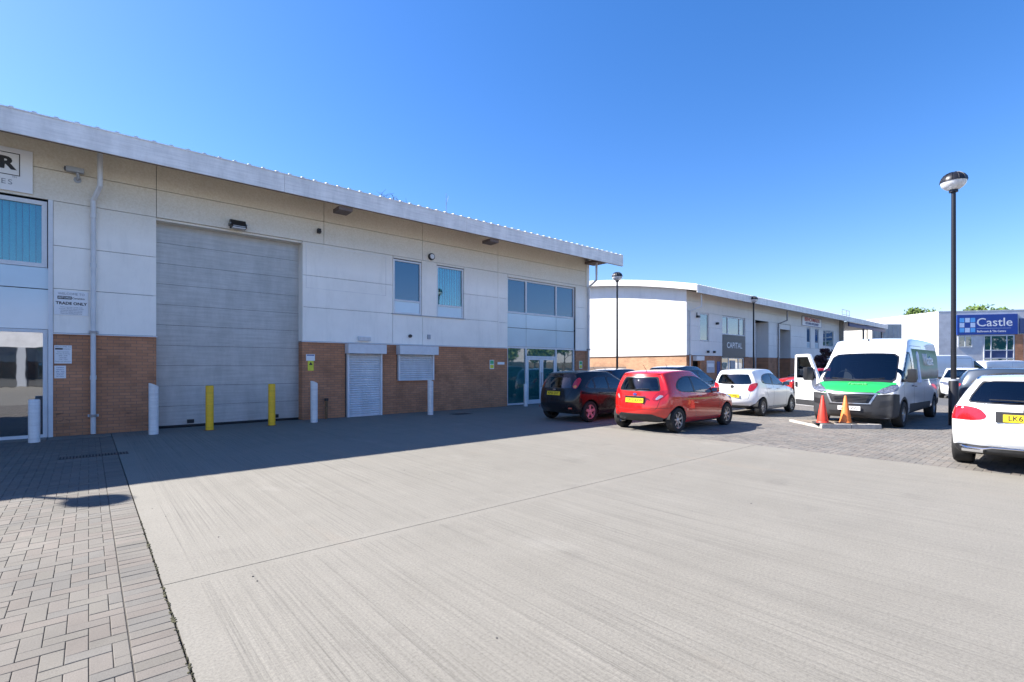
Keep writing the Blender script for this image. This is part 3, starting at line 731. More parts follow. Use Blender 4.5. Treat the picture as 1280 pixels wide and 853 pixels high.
# CCTV camera, floodlight, vents, bulkhead
t = empty('security_camera', (-.2, YF, 6.05), label='grey security camera on the cladding between the boxed sign and downpipe', cat='camera')
m = MB(); m.lathe([(.07, -.02), (.07, .0)], (0, -.001, -.08), 16, axis='y'); m.tube([(0, -.01, -.08), (.02, -.10, -.05), (0, -.12, .06)], .03, 10); m.build('bracket', 'frame_grey', t, True)
m = MB(); m.bbox(-.20, .12, -.20, -.06, .05, .16, .02); m.lathe([(.035, -.02), (.04, 0)], (-.20, -.13, .10), 12, axis='y'); o = m.build('housing', 'frame_grey', t, True)
m = MB(); m.bbox(-.225, -.20, -.18, -.08, .06, .145, .008); m.build('lens_window', 'black_plastic', t)
t = empty('floodlight', (3.12, YF, 5.53), label='black floodlight fixed over the big grey roller door', cat='floodlight')
m = MB(); m.extr([(-.19, -.30, -.10), (-.19, -.12, .12), (-.19, -.04, .12), (-.19, -.06, -.12)], (.38, 0, 0)); m.build('lamp_body', 'black_plastic', t)
m = MB(); m.extr([(-.15, -.315, -.09), (.15, -.315, -.09), (.15, -.305, -.075), (-.15, -.305, -.075)], (0, .0, .005)); m.bbox(-.16, .16, -.30, -.14, -.135, -.105, .01); m.build('lens', 'lens', t)
m = MB(); m.box(-.21, -.19, -.25, 0, -.03, .01); m.box(.19, .21, -.25, 0, -.03, .01); m.box(-.21, .21, -.02, 0, -.05, .03); m.build('bracket', 'grey_metal', t)
m = MB(); m.lathe([(.115, -.09), (.125, -.07), (.125, -.0)], (0, 0, 0), 24, axis='y'); m.lathe([(.08, -.11), (.09, -.09)], (0, 0, 0), 24, 1, axis='y')
tag(m.build('bulkhead_light', ['black_plastic', 'lens'], None, True, (9.35, YF, 5.57)), 'round black and white bulkhead light above the two upper windows', 'light')
m = MB(); m.bbox(-.05, .05, -.12, 0, -.07, .07, .02); m.tube([(0, -.10, -.02), (0, -.2, -.05)], .03, 8)
tag(m.build('movement_sensor', 'black_plastic', None, True, (5.35, YF, 5.77)), 'small black sensor high on the cladding right of the floodlight', 'sensor')
m = MB(); m.bbox(-.21, .21, -.14, 0, -.06, .08, .02); m.box(-.19, .19, -.145, -.139, -.05, .06, 1)
tag(m.build('emergency_light', ['frame_white', 'lens'], None, False, (6.80, YF, 2.51)), 'oblong white light just above the door shutter box', 'light')
m = MB(); m.lathe([(.04, -.1), (.06, -.05), (.06, 0)], (0, 0, 0), 14, axis='y')
tag(m.build('alarm_bell', 'black_plastic', None, True, (8.50, YF, 2.68)), 'small round black fitting over the counter shutter', 'fitting')
m = MB(); m.bbox(-.06, .06, -.05, 0, -.08, .08, .01)
tag(m.build('alarm_box', 'frame_grey', None, False, (9.25, YF, 2.68)), 'small square grey fitting over the right end of the counter shutter', 'fitting')

# bollards
def bollard(x, y, h, r, mat, name, label, group, slant=0):
    m = MB(); seg = 24; n = 5
    vs = []; fs = []
    rings = [(r, -.02), (r, h-.10-slant), (r, h-.06)] if slant else [(r, -.02), (r, h-.025), (r*.9, h)]
    for j, (rr, z) in enumerate(rings):
        for k in range(seg):
            a = 2*math.pi*k/seg
            zz = z
            if slant and j == 2: zz = h - slant*(.5+.5*math.cos(a-.4))
            vs.append((rr*math.cos(a), rr*math.sin(a), zz))
    for j in range(len(rings)-1):
        for k in range(seg): a = j*seg+k; b = j*seg+(k+1) % seg; fs.append((a, b, b+seg, a+seg))
    fs.append(tuple(range((len(rings)-1)*seg, len(rings)*seg))); m.add(vs, fs)
    if not slant and mat == 'white_paint':
        for z in (h-.12, h-.2): m.lathe([(r*1.01, 0), (r*1.01, .008)], (0, 0, z), seg)
    if mat == 'yellow_paint': m.lathe([(r*1.5, 0), (r*1.2, .012)], (0, 0, 0), seg, 1)
    o = m.build(name, [mat, 'rust'], None, True, (x, y, 0)); return tag(o, label, 'bollard', group)
G1 = 'steel bollards in front of the near unit'
bollard(1.17, 14.45, 1.22, .098, 'white_paint', 'bollard', 'thick white slant-topped bollard at the left side of the big roller door', G1, .10)
bollard(4.95, 14.55, 1.20, .098, 'white_paint', 'bollard', 'thick white slant-topped bollard at the right side of the big roller door', G1, .10)
bollard(8.69, 14.3, 1.17, .095, 'white_paint', 'bollard', 'white slant-topped bollard under the right end of the counter shutter', G1, .08)
bollard(2.32, 14.44, 1.13, .09, 'yellow_paint', 'bollard', 'yellow bollard in front of the big door, the left one of the pair', G1)
bollard(3.80, 14.51, 1.14, .09, 'yellow_paint', 'bollard', 'yellow bollard in front of the big door, the right one of the pair', G1)
bollard(-.88, 14.56, .91, .095, 'white_paint', 'bollard', 'short flat-topped white bollard in front of the left shop window', G1)
bollard(13.52, 14.86, .91, .085, 'white_paint', 'bollard', 'short white bollard in front of the glazed entrance left of its door', G1)
m = MB(); m.tube([(0, 0, -.02), (0, 0, .56)], .042, 14); m.tube([(0, 0, .56), (0, 0, .64)], .062, 14, 1)
tag(m.build('standpipe', ['rust', 'black_plastic'], None, True, (5.55, 15.22, 0)), 'short brown pipe with a black cap beside the right bollard of the big door', 'pipe')

# ================================================================== FAR UNIT (parallel row, set back)
YB = 17.4
def far_unit():
    b = empty('industrial_unit', (0,0,0), label='far curved-roof unit with bright white end wall and dark Capital entrance', cat='industrial building')
    ye = 16.3; z0 = 6.93
    prof = roof(b, 29.75, 77.0, ye, 29.3, z0, True)
    gable_fascia(b, 29.73, ye, 29.3, prof, .42)
    eaves(b, 29.75, 77.0, ye-.04, YB, 6.42, 6.90)
    # end wall: panels over brick, lit by the sun
    e = MB(); n = 8; ys = [YB+(45-YB)*i/n for i in range(n+1)]
    def pr(y): return prof(y-ye)-.06
    for i in range(n):
        a, c = ys[i]+.005, ys[i+1]-.005
        zz = [2.40, 3.45, 4.5, 5.5]
        for j in range(3): e.extr([(30.4, a, zz[j]+.005), (30.4, c, zz[j]+.005), (30.4, c, zz[j+1]-.005), (30.4, a, zz[j+1]-.005)], (.05, 0, 0))
        e.extr([(30.4, a, 5.505), (30.4, c, 5.505), (30.4, c, pr(c)), (30.4, a, pr(a))], (.05, 0, 0))
    e.box(30.385, 30.45, YB-.01, YB+.6, 2.41, 6.7)
    e.build('cladding', 'clad_side', b)
    e = MB(); e.box(30.46, 30.5, YB+.02, 45, 0, 6.9); e.box(30.46, 62, 44.8, 45, 0, 7); e.box(30.5, 41, YB+.52, YB+.55, 0, 6.6); e.box(41, 51, YB+1.2, YB+1.25, 0, 6.6); e.box(51, 62, YB+.52, YB+.55, 0, 6.6)
    e.build('backing_wall', 'interior_dark', b)
    e = MB(); e.box(30.42, 30.455, YB+.01, 45, -.05, 2.36); each(e, 'brick_wall', 'brick_side', b)
    e = MB(); e.box(30.37, 30.46, YB-.02, 45, 2.362, 2.398); each(e, 'drip_trim', 'soffit_brown', b)
    e = MB(); e.box(30.405, 30.419, 22.3, 26.5, .0, 1.62); e.build('louvre_door', 'soffit_brown', b)
    e = MB(); e.box(30.408, 30.419, 26.52, 31, .0, 1.62); e.build('tan_brick_panel', 'brick_tan', b)
    # front
    Z = [2.40, 3.42, 4.42, 5.42]
    m = MB(); up = [5.42, 6.1, 6.75]
    panels(m, cells([30.46, 35.4, 40.9, 45.2, 51.5, 57, 62], up), YB)
    panels(m, cells([30.46, 32.2], Z), YB); panels(m, [(32.2, 33.45, 2.40, 3.42), (32.2, 33.45, 5.36, 5.42)], YB); panels(m, cells([33.45, 35.45], Z), YB)
    panels(m, cells([39.2, 41.0], Z), YB); panels(m, cells([43.6, 46.0], Z), YB); panels(m, cells([48.4, 52.4], Z), YB)
    panels(m, [(52.4, 56.9, 2.40, 3.42), (53.4, 54.6, 3.42, 5.42), (55.7, 56.9, 3.42, 5.42), (56.9, 62, 2.40, 3.72), (60.2, 62, 3.72, 5.42)], YB)
    m.box(43.6, 43.66, YB+.05, YB+1.1, 2.4, 5.4); m.box(48.4, 48.46, YB+.05, YB+1.1, 2.4, 5.4); m.box(46.0, 48.4, YB+.06, YB+.10, 4.95, 5.4)
    m.build('cladding', 'clad_far', b)
    k = MB()
    for x0, x1 in ((30.46, 31.25), (32.25, 35.4), (39.2, 41.0), (43.6, 46.0), (48.4, 62)): k.box(x0, x1, YB+.02, YB+.2, -.05, 2.38)
    k.box(43.6, 43.8, YB+.2, YB+1.1, -.05, 2.38); k.box(48.4, 48.6, YB+.2, YB+1.1, -.05, 2.38); k.box(31.25, 32.25, YB+.02, YB+.2, 2.05, 2.38)
    each(k, 'brick_wall', 'brick_front', b)
    # brown return wall at the far end
    k = MB(); k.box(62.0, 62.2, YB-.4, YB+8, 0, 6.7); k.build('end_pier', 'soffit', b)
    window(b, 32.22, 33.43, 3.44, 5.35, YB+.03, pane='pane_teal')
    window(b, 35.46, 39.18, 4.02, 5.40, YB+.05, mull=(36.4, 38.3), pane='pane_teal', fw=.08)
    window(b, 52.42, 53.38, 3.44, 5.40, YB+.03, sash=4.0); window(b, 54.62, 55.68, 3.44, 5.40, YB+.03, sash=4.0)
    window(b, 56.92, 60.18, 3.74, 5.40, YB+.03, mull=(57.9,), pane='pane_teal')
    f = MB()
    for x in (35.46, 36.6, 38.2, 39.1): f.box(x, x+.08, YB+.10, YB+.18, 0, 2.32)
    f.box(35.54, 39.1, YB+.103, YB+.17, 2.24, 2.32)
    sf = f.build('shopfront', 'frame_white', b)
    for x0, x1, mt in ((35.54, 36.6, 'pane_teal'), (36.68, 38.2, 'pane_shop'), (38.28, 39.1, 'pane_teal')):
        p = MB(); p.box(x0, x1, YB+.13, YB+.14, .02, 2.24); p.build('pane', mt, sf)
    p = MB(); p.box(36.9, 37.7, YB+.09, YB+.128, .02, 2.1); p.build('door', 'frame_grey', b)
    sectional_door(b, 40.9, 43.7, .02, 5.35, YB+1.0, 8, False, 'shutter_white')
    d = MB(); d.box(45.9, 48.5, YB+1.1, YB+1.14, 2.6, 5.3); d.build('dark_opening', 'interior_dark', b)
    sectional_door(b, 45.9, 48.5, .02, 2.6, YB+1.02, 4, False, 'roller_panel')
    roller_shutter(b, 31.27, 32.2, 2.02, 2.05, YB)
    downpipe(b, 30.75, YB, 6.45, 16.7, .05, .35, 'pipe_white'); downpipe(b, 45.45, YB, 6.45, 16.8, .06, .5, 'grey_metal')
    # recessed wing beyond the last pier
    w = MB(); w.box(62.3, 80, 22.0, 22.2, 0, 6.4); w.build('recessed_wall', 'white_render', b)
    for i in range(5): window(b, 63.3+i*3.1, 64.6+i*3.1, 3.7, 5.3, 21.9, pane='pane_blue', fw=.06)
    n = MB(); n.box(62.2, 76.9, 16.5, 16.62, 6.0, 6.42); n.box(62.2, 76.9, 16.7, 22.0, 6.42, 6.5); n.build('canopy_beam', 'navy_beam', b)
    for x in (68.5, 76.5): n = MB(); n.box(x-.08, x+.08, 16.7, 16.86, 0, 6.4); n.build('canopy_post', 'grey_metal', b)
    return b
far_unit()
# signs on the far unit
s = board('entrance_sign', 35.46, 39.18, 2.34, 3.99, YB+.03, 'sign_dark', 'dark grey sign panel reading CAPITAL over the entrance of the far unit', 'sign', .05)
text('sign_letters', 'CAPITAL', .62, 'sign_white', (37.35, YB-.025, 3.22), parent=s, bold=.008, space=1.05)
s = board('unit_sign', 51.0, 56.2, 5.55, 6.45, YB-.02, 'sign_white', 'white sign with red and blue lettering high on the far unit', 'sign', .06, 'ink_blue')
text('sign_letters', 'BENCHMARX', .50, 'ink_red', (53.6, YB-.09, 6.16), parent=s, bold=.012, sx=1.35)
text('sign_letters', 'KITCHENS AND JOINERY', .30, 'ink_blue', (53.6, YB-.09, 5.78), parent=s, bold=.006, sx=1.05)
s = board('wall_poster', 33.15, 34.25, 1.2, 2.05, YB+.018, 'poster', 'framed poster with a pink banner on the brick of the far unit', 'poster', .02, 'frame_white')
m = MB(); m.box(33.25, 34.15, YB-.006, YB-.003, 1.6, 1.85); m.build('banner', 'sign_white', s)
s = board('blue_notice', 35.0-.35, 35.1, .9, 2.0, YB+.018, 'ink_blue', 'tall dark blue notice on the brick left of the Capital entrance', 'sign', .02)
for x, lb in ((33.2, 'small black lamp on the far unit above its poster, the left one'), (34.1, 'small black lamp on the far unit above its poster, the right one')):
    m = MB(); m.bbox(-.07, .07, -.16, 0, -.08, .08, .02); tag(m.build('wall_light', 'black_plastic', None, False, (x, YB, 2.68)), lb, 'light')
m = MB(); m.bbox(-.05, .2, -.2, 0, -.05, .09, .02); m.tube([(0, -.05, 0), (0, -.05, .3)], .03, 8)
tag(m.build('security_camera', 'black_plastic', None, False, (31.7, YB, 5.05)), 'small black camera high on the far unit left of its narrow window', 'camera')
m = MB(); m.bbox(-.08, .08, -.2, 0, -.08, .08, .02); tag(m.build('security_camera', 'black_plastic', None, False, (34.5, YB, 4.75)), 'tiny black camera high on the far unit right of its narrow window', 'camera')
# rail frame on the far roof
m = MB(); r0, z = .03, 7.6
for x in (72.4, 74.2, 75.4): m.tube([(x, 20, 7.5), (x, 20, 8.9)], r0, 6); 
m.tube([(72.4, 20, 8.9), (75.4, 20, 8.9)], r0, 6); m.tube([(72.4, 20, 8.3), (75.4, 20, 8.3)], r0, 6); m.tube([(75.4, 20, 8.9), (75.4, 22, 8.9), (75.4, 22, 7.5)], r0, 6)
tag(m.build('roof_rail', 'grey_metal'), 'thin grey guard rail standing on the far roof', 'railing')

# ================================================================== CREAM BLOCK AND THE TILE SHOP
def face_building(name, corners, h, mat, label, roofmat='roof_metal'):
    b = empty(name, (0,0,0), label=label, cat='industrial building')
    m = MB(); m.extr([(p.x, p.y, -.05) for p in corners], (0, 0, h+.05)); m.build('wall', mat, b)
    r = MB(); c = sum(corners, Vector())/len(corners)
    r.extr([tuple((p-c)*1.004+c+Vector((0,0,h+.001))) for p in corners], (0, 0, .12)); r.build('parapet', roofmat, b)
    return b
A = cw(48.3, 66); B = cw(52.3, 66)
u = (B-A).normalized(); nn = Vector((FWX := math.cos(TH), math.sin(TH), 0))
b = face_building('industrial_block', [A, B, B+nn*5, A+nn*5], 7.25, 'cream_render', 'cream rendered block beyond the end of the far curved-roof unit')
m = MB()
for i in range(6):
    q = A+u*(.35+i*.62)-nn*.04; m.extr([tuple(q+Vector((0,0,4.4))), tuple(q+u*.05+Vector((0,0,4.4))), tuple(q+u*.05+nn*.038+Vector((0,0,4.4))), tuple(q+nn*.038+Vector((0,0,4.4)))], (0,0,2.5))
m.build('wall_ribs', 'grey_render', b)

C0 = cw(57.2, 66); U = Vector((.578, -.816, 0)).normalized(); W = Vector((.60, .80, 0)).normalized()
b = face_building('tile_shop', [C0, C0+U*26, C0+U*26+W*30, C0+W*30], 8.95, 'white_render', 'far flat-topped white building carrying the blue Castle sign')
NF = Vector((U.y, -U.x, 0))      # outward from the shop front
if NF.dot(C0) > 0: NF = -NF
def onface(mb, s0, s1, z0, z1, off, th, mi=0):
    p = C0+U*s0+NF*off; q = C0+U*s1+NF*off
    mb.extr([tuple(p+Vector((0,0,z0))), tuple(q+Vector((0,0,z0))), tuple(q+Vector((0,0,z1))), tuple(p+Vector((0,0,z1)))], tuple(-NF*th), mi)
m = MB(); onface(m, .02, 26, 0, 8.9, .04, .039); m.build('front_wall', 'grey_render', b)
def shopwin(s0, s1, z0, z1, mull, trans, pane='pane_teal', band=None):
    f = MB(); fw = .10
    for x in [s0]+list(mull)+[s1-fw]: onface(f, x, x+fw, z0, z1, .12, .07)
    for z in [z0]+list(trans)+[z1-fw]: onface(f, s0, s1, z, z+fw, .115, .06)
    w = f.build('window', 'frame_white', b); xs = [s0]+list(mull)+[s1-fw]; zs = [z0]+list(trans)+[z1-fw]
    for i in range(len(xs)-1):
        for j in range(len(zs)-1):
            p = MB(); onface(p, xs[i]+fw, xs[i+1], zs[j]+fw, zs[j+1], .08, .02)
            p.build('pane', 'frame_navy' if (band == j) else pane, w)
shopwin(2.15, 3.75, 4.2, 5.75, (2.9,), ())
shopwin(5.0, 8.3, 1.0, 5.75, (5.75, 7.45), (2.7, 3.75), band=1)
shopwin(9.4, 13.5, 1.0, 5.75, (10.6, 12.0), (2.7, 3.75), band=1)
shopwin(14.5, 18.5, 1.0, 5.75, (15.6, 17.0), (2.7, 3.75), band=1)
m = MB(); onface(m, 8.4, 9.3, 0, 5.85, .12, .08); m.build('brick_pier', 'brick_front', b)
s = MB(); onface(s, 2.0, 8.6, 5.86, 8.50, .22, .17); s = tag(s.build('castle_sign', 'sign_blue'), 'large blue sign with checkered squares and the word Castle', 'sign')
ang = math.atan2(U.y, U.x)
def ftext(body, size, s, z, mat, par, bold=.0, sx=1, align='LEFT', nm='sign_letters'):
    p = C0+U*s+NF*.224; return text(nm, body, size, mat, (p.x, p.y, z), (R(90), 0, ang), par, align, .004, bold, sx)
ftext('Castle', 1.55, 4.12, 7.42, 'sign_white', s, .006, 1.0)
ftext('Bathroom & Tile Centre', .385, 4.2, 6.28, 'sign_white', s, .004, .82)
m = MB(); onface(m, 4.15, 7.9, 6.66, 6.69, .226, .004); m.build('rule', 'sign_pale_blue', s)
for i in range(3):
    for j in range(3):
        mt = 'sign_blue' if (i == 1 and j == 1) else ('sign_light_blue' if (i+j) % 2 == 0 else 'sign_pale_blue')
        if mt == 'sign_blue': continue
        m = MB(); a = 2.28+i*.60; z = 6.18+j*.66; onface(m, a, a+.52, z, z+.58, .226, .005); m.build('logo_square', mt, s)
s = MB(); onface(s, 8.85, 14.5, 5.95, 7.9, .20, .15); tag(s.build('green_sign', 'frame_navy'), 'dark blank sign board at the right edge beside the blue Castle sign', 'sign')

# ================================================================== STREET LAMPS
def lamp(x, y, h=6.95, label='', first=None):
    t = empty('street_lamp', (x, y, 0), label=label, cat='street lamp', group='black globe street lamps in the car park')
    if first:
        for ch in [o for o in bpy.data.objects if o.parent == first]:
            c = ch.copy(); COL.objects.link(c); c.parent = t
            for g2 in [o for o in bpy.data.objects if o.parent == ch]: d = g2.copy(); COL.objects.link(d); d.parent = c
        return t
    m = MB(); m.lathe([(.11, -.02), (.11, 1.22), (.095, 1.25)], (0,0,0), 20); m.build('base', 'lamp_pole', t, True)
    m = MB(); m.lathe([(.118, 0), (.118, .05)], (0,0,1.22), 20); m.build('collar', 'frame_grey', t, True)
    m = MB(); m.tube([(0,0,1.2), (0,0,h-.50)], [.062, .050], 16); m.lathe([(.10, -.06), (.10, 0), (.06, .03)], (0, 0, h-.50), 16); m.build('pole', 'lamp_pole', t, True)
    if True:
        c = h-.27; RR = .285
        prof = [(RR*math.cos(a), RR*.86*math.sin(a)) for a in [R(x) for x in (-75, -60, -45, -30, -15, -3)]]
        m = MB(); m.lathe(prof, (0,0,c), 28); m.build('diffuser', 'lamp_globe', t, True)
        m = MB(); m.lathe([(.07, 0), (.10, .06), (.06, .16)], (0,0,c-.2), 12); m.build('lamp_bulb', 'lens', t, True)
        prof = [(RR*1.03, -.02)] + [(RR*1.03*math.cos(a), RR*.86*math.sin(a)) for a in [R(x) for x in (0, 15, 30, 45, 60, 75, 86)]]
        m = MB(); m.lathe(prof, (0,0,c), 28)
        for k in range(12):
            a0 = math.pi*2*k/12
            m.tube([(RR*1.04*math.cos(q)*math.cos(a0), RR*1.04*math.cos(q)*math.sin(a0), c+RR*.89*math.sin(q)) for q in [R(x) for x in (0, 20, 40, 60, 80)]], .009, 5)
        m.build('hood', 'lamp_pole', t, True)
    return t
p0 = lamp(17.96, 2.33, label='tall near black street lamp with glass globe between the van and white estate')
p = (22.5, 17.2)
lamp(22.5, 17.1, label='thin black street lamp standing before the bright white end wall', first=p0)
lamp(37.9, 16.2, label='black street lamp standing before the dark Capital sign', first=p0)
lamp(70.5, 16.9, label='farthest street lamp, just above the white van roof', first=p0)
lamp(-4.45, 13.2, label='street lamp out of frame at left whose globe shadow falls on the paving', first=p0)

# ================================================================== TREES
def leaf_mesh(name, pts, n, size, seed, mat):
    """many small leaf faces scattered in lumpy clumps around pts (centre, radius)"""
    rnd = random.Random(seed); vs = []; fs = []; tn = []
    for c, r in pts:
        for i in range(n):
            while True:
                d = Vector((rnd.gauss(0,1), rnd.gauss(0,1), rnd.gauss(0,1)))
                if d.length > .1: break
            d.normalize(); p = Vector(c)+d*r*(rnd.random()**.45)*rnd.uniform(.75, 1.1)
            a = Vector((rnd.gauss(0,1), rnd.gauss(0,1), rnd.gauss(0,1))).normalized(); bb = a.orthogonal().normalized(); s = size*rnd.uniform(.6, 1.3)
            o = len(vs); vs += [tuple(p-a*s), tuple(p+bb*s*.5), tuple(p+a*s), tuple(p-bb*s*.5)]
            fs.append((o, o+1, o+2, o+3)); tn.append(rnd.random())
    me = bpy.data.meshes.new(name); me.from_pydata(vs, [], fs); me.materials.append(MATS[mat])
    ca = me.color_attributes.new('tone', 'FLOAT_COLOR', 'CORNER'); arr = []
    for k in tn: arr += [k, k, k, 1]*4
    ca.data.foreach_set('color', arr)
    return me
def tree(x, y, h, r, seed, label, mat='leaf_green', n=420, group='trees around the estate', size=.22):
    rnd = random.Random(seed)
    t = empty('broadleaf_tree', (x, y, 0), label=label, cat='tree', group=group)
    m = MB(); m.tube([(0,0,-.05), (.05,0,h*.3), (-.05,.1,h*.55), (0,0,h*.8)], [h*.028, h*.022, h*.016, h*.006], 9)
    pts = []
    for i in range(16):
        a = rnd.uniform(0, 6.28); q = rnd.uniform(.2, .95)*r; z = h*rnd.uniform(.42, .93)
        q *= math.sin(math.pi*min(1, (z/h-.25)/.85))**.6
        c = (q*math.cos(a), q*math.sin(a), z); pts.append((c, r*rnd.uniform(.28, .48)))
        m.tube([(0,0,z*.62), (c[0]*.5, c[1]*.5, z*.85), c], [h*.010, h*.006, .01], 6)
    m.build('trunk', 'bark', t, True)
    o = bpy.data.objects.new('crown', leaf_mesh('crown', pts, n, size, seed, mat)); COL.objects.link(o); o.parent = t
    return t
# trees whose tops show over the far roofs, and those mirrored in the near windows
for (r, f, h, rr, sd) in ((86, 88, 13.4, 5.0, 1), (94, 97, 13.9, 5.5, 9)):
    pass
def far_tree(px, d, topy, rr, sd, label):
    p = cw((px-640)/615*d, d); tree(p.x, p.y, 1.6+(459-topy)*d/615, rr, sd, label, n=260, size=.42, group='trees beyond the far buildings')
far_tree(1222, 118, 386, 5.5, 21, 'left green treetop above the blue Castle sign')
far_tree(1245, 121, 385, 5.0, 22, 'right green treetop above the blue Castle sign')
far_tree(1277, 112, 380, 2.6, 23, 'treetop peeping over the roof at the right picture edge')
far_tree(1150, 132, 386, 5.5, 24, 'low treetops over the sloping white end wall')
for i, (x, y, h, r_) in enumerate(((10, -34, 9, 4), (19, -36, 8, 4), (29, -38, 9.5, 4.5), (41, -40, 8.5, 4.5), (-12, -30, 8.0, 3.5), (54, -34, 9, 4.5))):
    tree(x, y, h, r_, 40+i, ['bushy tree across the car park behind the viewpoint'][0], n=160, size=.34, group='trees behind the viewpoint')
b = empty('opposite_unit', (0,0,0), label='long white unit across the car park behind the viewpoint, seen only mirrored', cat='industrial building')
m = MB(); m.box(-40, 12, -30, -24, 3.2, 6.8); m.build('cladding', 'grey_render', b)
m = MB(); m.box(-40, 12, -30, -24.6, 0, 3.2); m.build('glazed_front', 'pane_shop', b)
for i in range(12):
    m = MB(); m.box(-39.5+i*4.4, -39.0+i*4.4, -24.4, -24.0, 0, 3.2); m.build('column', 'frame_grey', b)
m = MB(); m.box(-22, -16, -24.08, -23.98, 2.5, 3.3); m.build('fascia_sign', 'ink_red', b)
m = MB(); m.box(-10, -7, -24.5, -24.42, 1.7, 2.6); m.build('window_sign', 'sign_light_blue', b)
b = empty('opposite_unit', (0,0,0), label='long grey unit added out of view to the right to darken reflections', cat='industrial building')  # unseen block added so the van side mirrors something darker than sky
m = MB(); m.box(34, 110, -52, -44, 0, 7.5); m.build('wall', 'grey_render', b)
m = MB(); m.box(34, 110, -44.05, -43.98, .8, 2.6); m.build('window_strip', 'pane_shop', b)
for i in range(7): tree(44+i*9, -36+(i % 3)*2, 8.5+(i % 2)*1.5, 4.5, 60+i, 'bushy tree added outside the picture to darken reflections', n=140, size=.36, group='trees added outside the picture on the right')  # unseen tree line, also added to darken what the vehicles mirror
# ================================================================== VEHICLES
def paint(name, col, rough=.25, metal=0, coat=1.0):
    m, nt, b = new_mat(name)
    n = noise(nt, coords(nt), 1.2, 4); r = ramp(nt, [(.3, tuple(x*.95 for x in col)), (.7, tuple(min(1, x*1.04) for x in col))]); L(nt, n, r.inputs[0])
    # road film along the sills
    sx = N(nt, 'ShaderNodeSeparateXYZ'); L(nt, coords(nt), sx.inputs[0])
    mr = N(nt, 'ShaderNodeMapRange'); mr.inputs[1].default_value = .62; mr.inputs[2].default_value = .18
    L(nt, sx.outputs[2], mr.inputs[0]); d = math_(nt, 'MULTIPLY', math_(nt, 'MULTIPLY', mr.outputs[0], noise(nt, coords(nt), 9, 4)), .45)
    c = mixc(nt, d, r.outputs[0], (.12, .10, .085)); L(nt, c, b.inputs['Base Color'])
    b.inputs['Roughness'].default_value = rough; b.inputs['Metallic'].default_value = metal
    b.inputs['Coat Weight'].default_value = coat; b.inputs['Coat Roughness'].default_value = .02
paint('paint_red', (.58, .012, .010)); paint('paint_black', (.004, .005, .008), coat=.35); MATS['paint_black'].node_tree.nodes['Principled BSDF'].inputs['Specular IOR Level'].default_value = .3; paint('paint_white', (.76, .77, .78), .3)
paint('paint_pearl', (.70, .72, .73), .25); paint('paint_navy', (.010, .016, .035)); paint('paint_steel', (.03, .045, .07), .3, .3)
paint('paint_charcoal', (.012, .014, .016)); paint('paint_green', (.02, .36, .07), .3)
simple('trim_black', (.018, .018, .02), .35, var=.1); simple('trim_grey', (.028, .029, .032), .6, var=.15, vs=12)
simple('seam', (.010, .010, .011), .8); simple('tyre', (.018, .018, .018), .85, var=.2, vs=20, bmp=.2)
simple('alloy', (.45, .46, .48), .3, .75, .1); simple('alloy_pink', (.62, .28, .36), .35, .3, .1)
simple('chrome', (.7, .7, .72), .12, 1.0, .03); simple('brake', (.08, .08, .08), .5, .6)
simple('light_red', (.42, .008, .012), .12, coat=1, var=.25, vs=30); simple('light_clear', (.55, .50, .50), .08, .5, .3, 40, coat=1)
simple('light_amber', (.7, .22, .02), .15, coat=1); simple('headlamp', (.20, .21, .25), .08, .5, .7, 30, coat=1)
simple('plate_yellow', (.80, .58, .02), .4, var=.03); simple('plate_white', (.78, .78, .76), .4, var=.03)
simple('seat_cloth', (.03, .032, .036), .9); simple('cone_red', (.72, .045, .02), .5, var=.15, vs=9); simple('cone_orange', (.75, .20, .04), .55, var=.15, vs=9)
simple('cone_base', (.035, .033, .032), .85, var=.3, vs=15)
simple('reflective_band', (.75, .30, .22), .4)
glass('car_glass', (.36, .44, .48), .05, .01); glass('car_glass_dark', (.05, .06, .065), .06, .01)

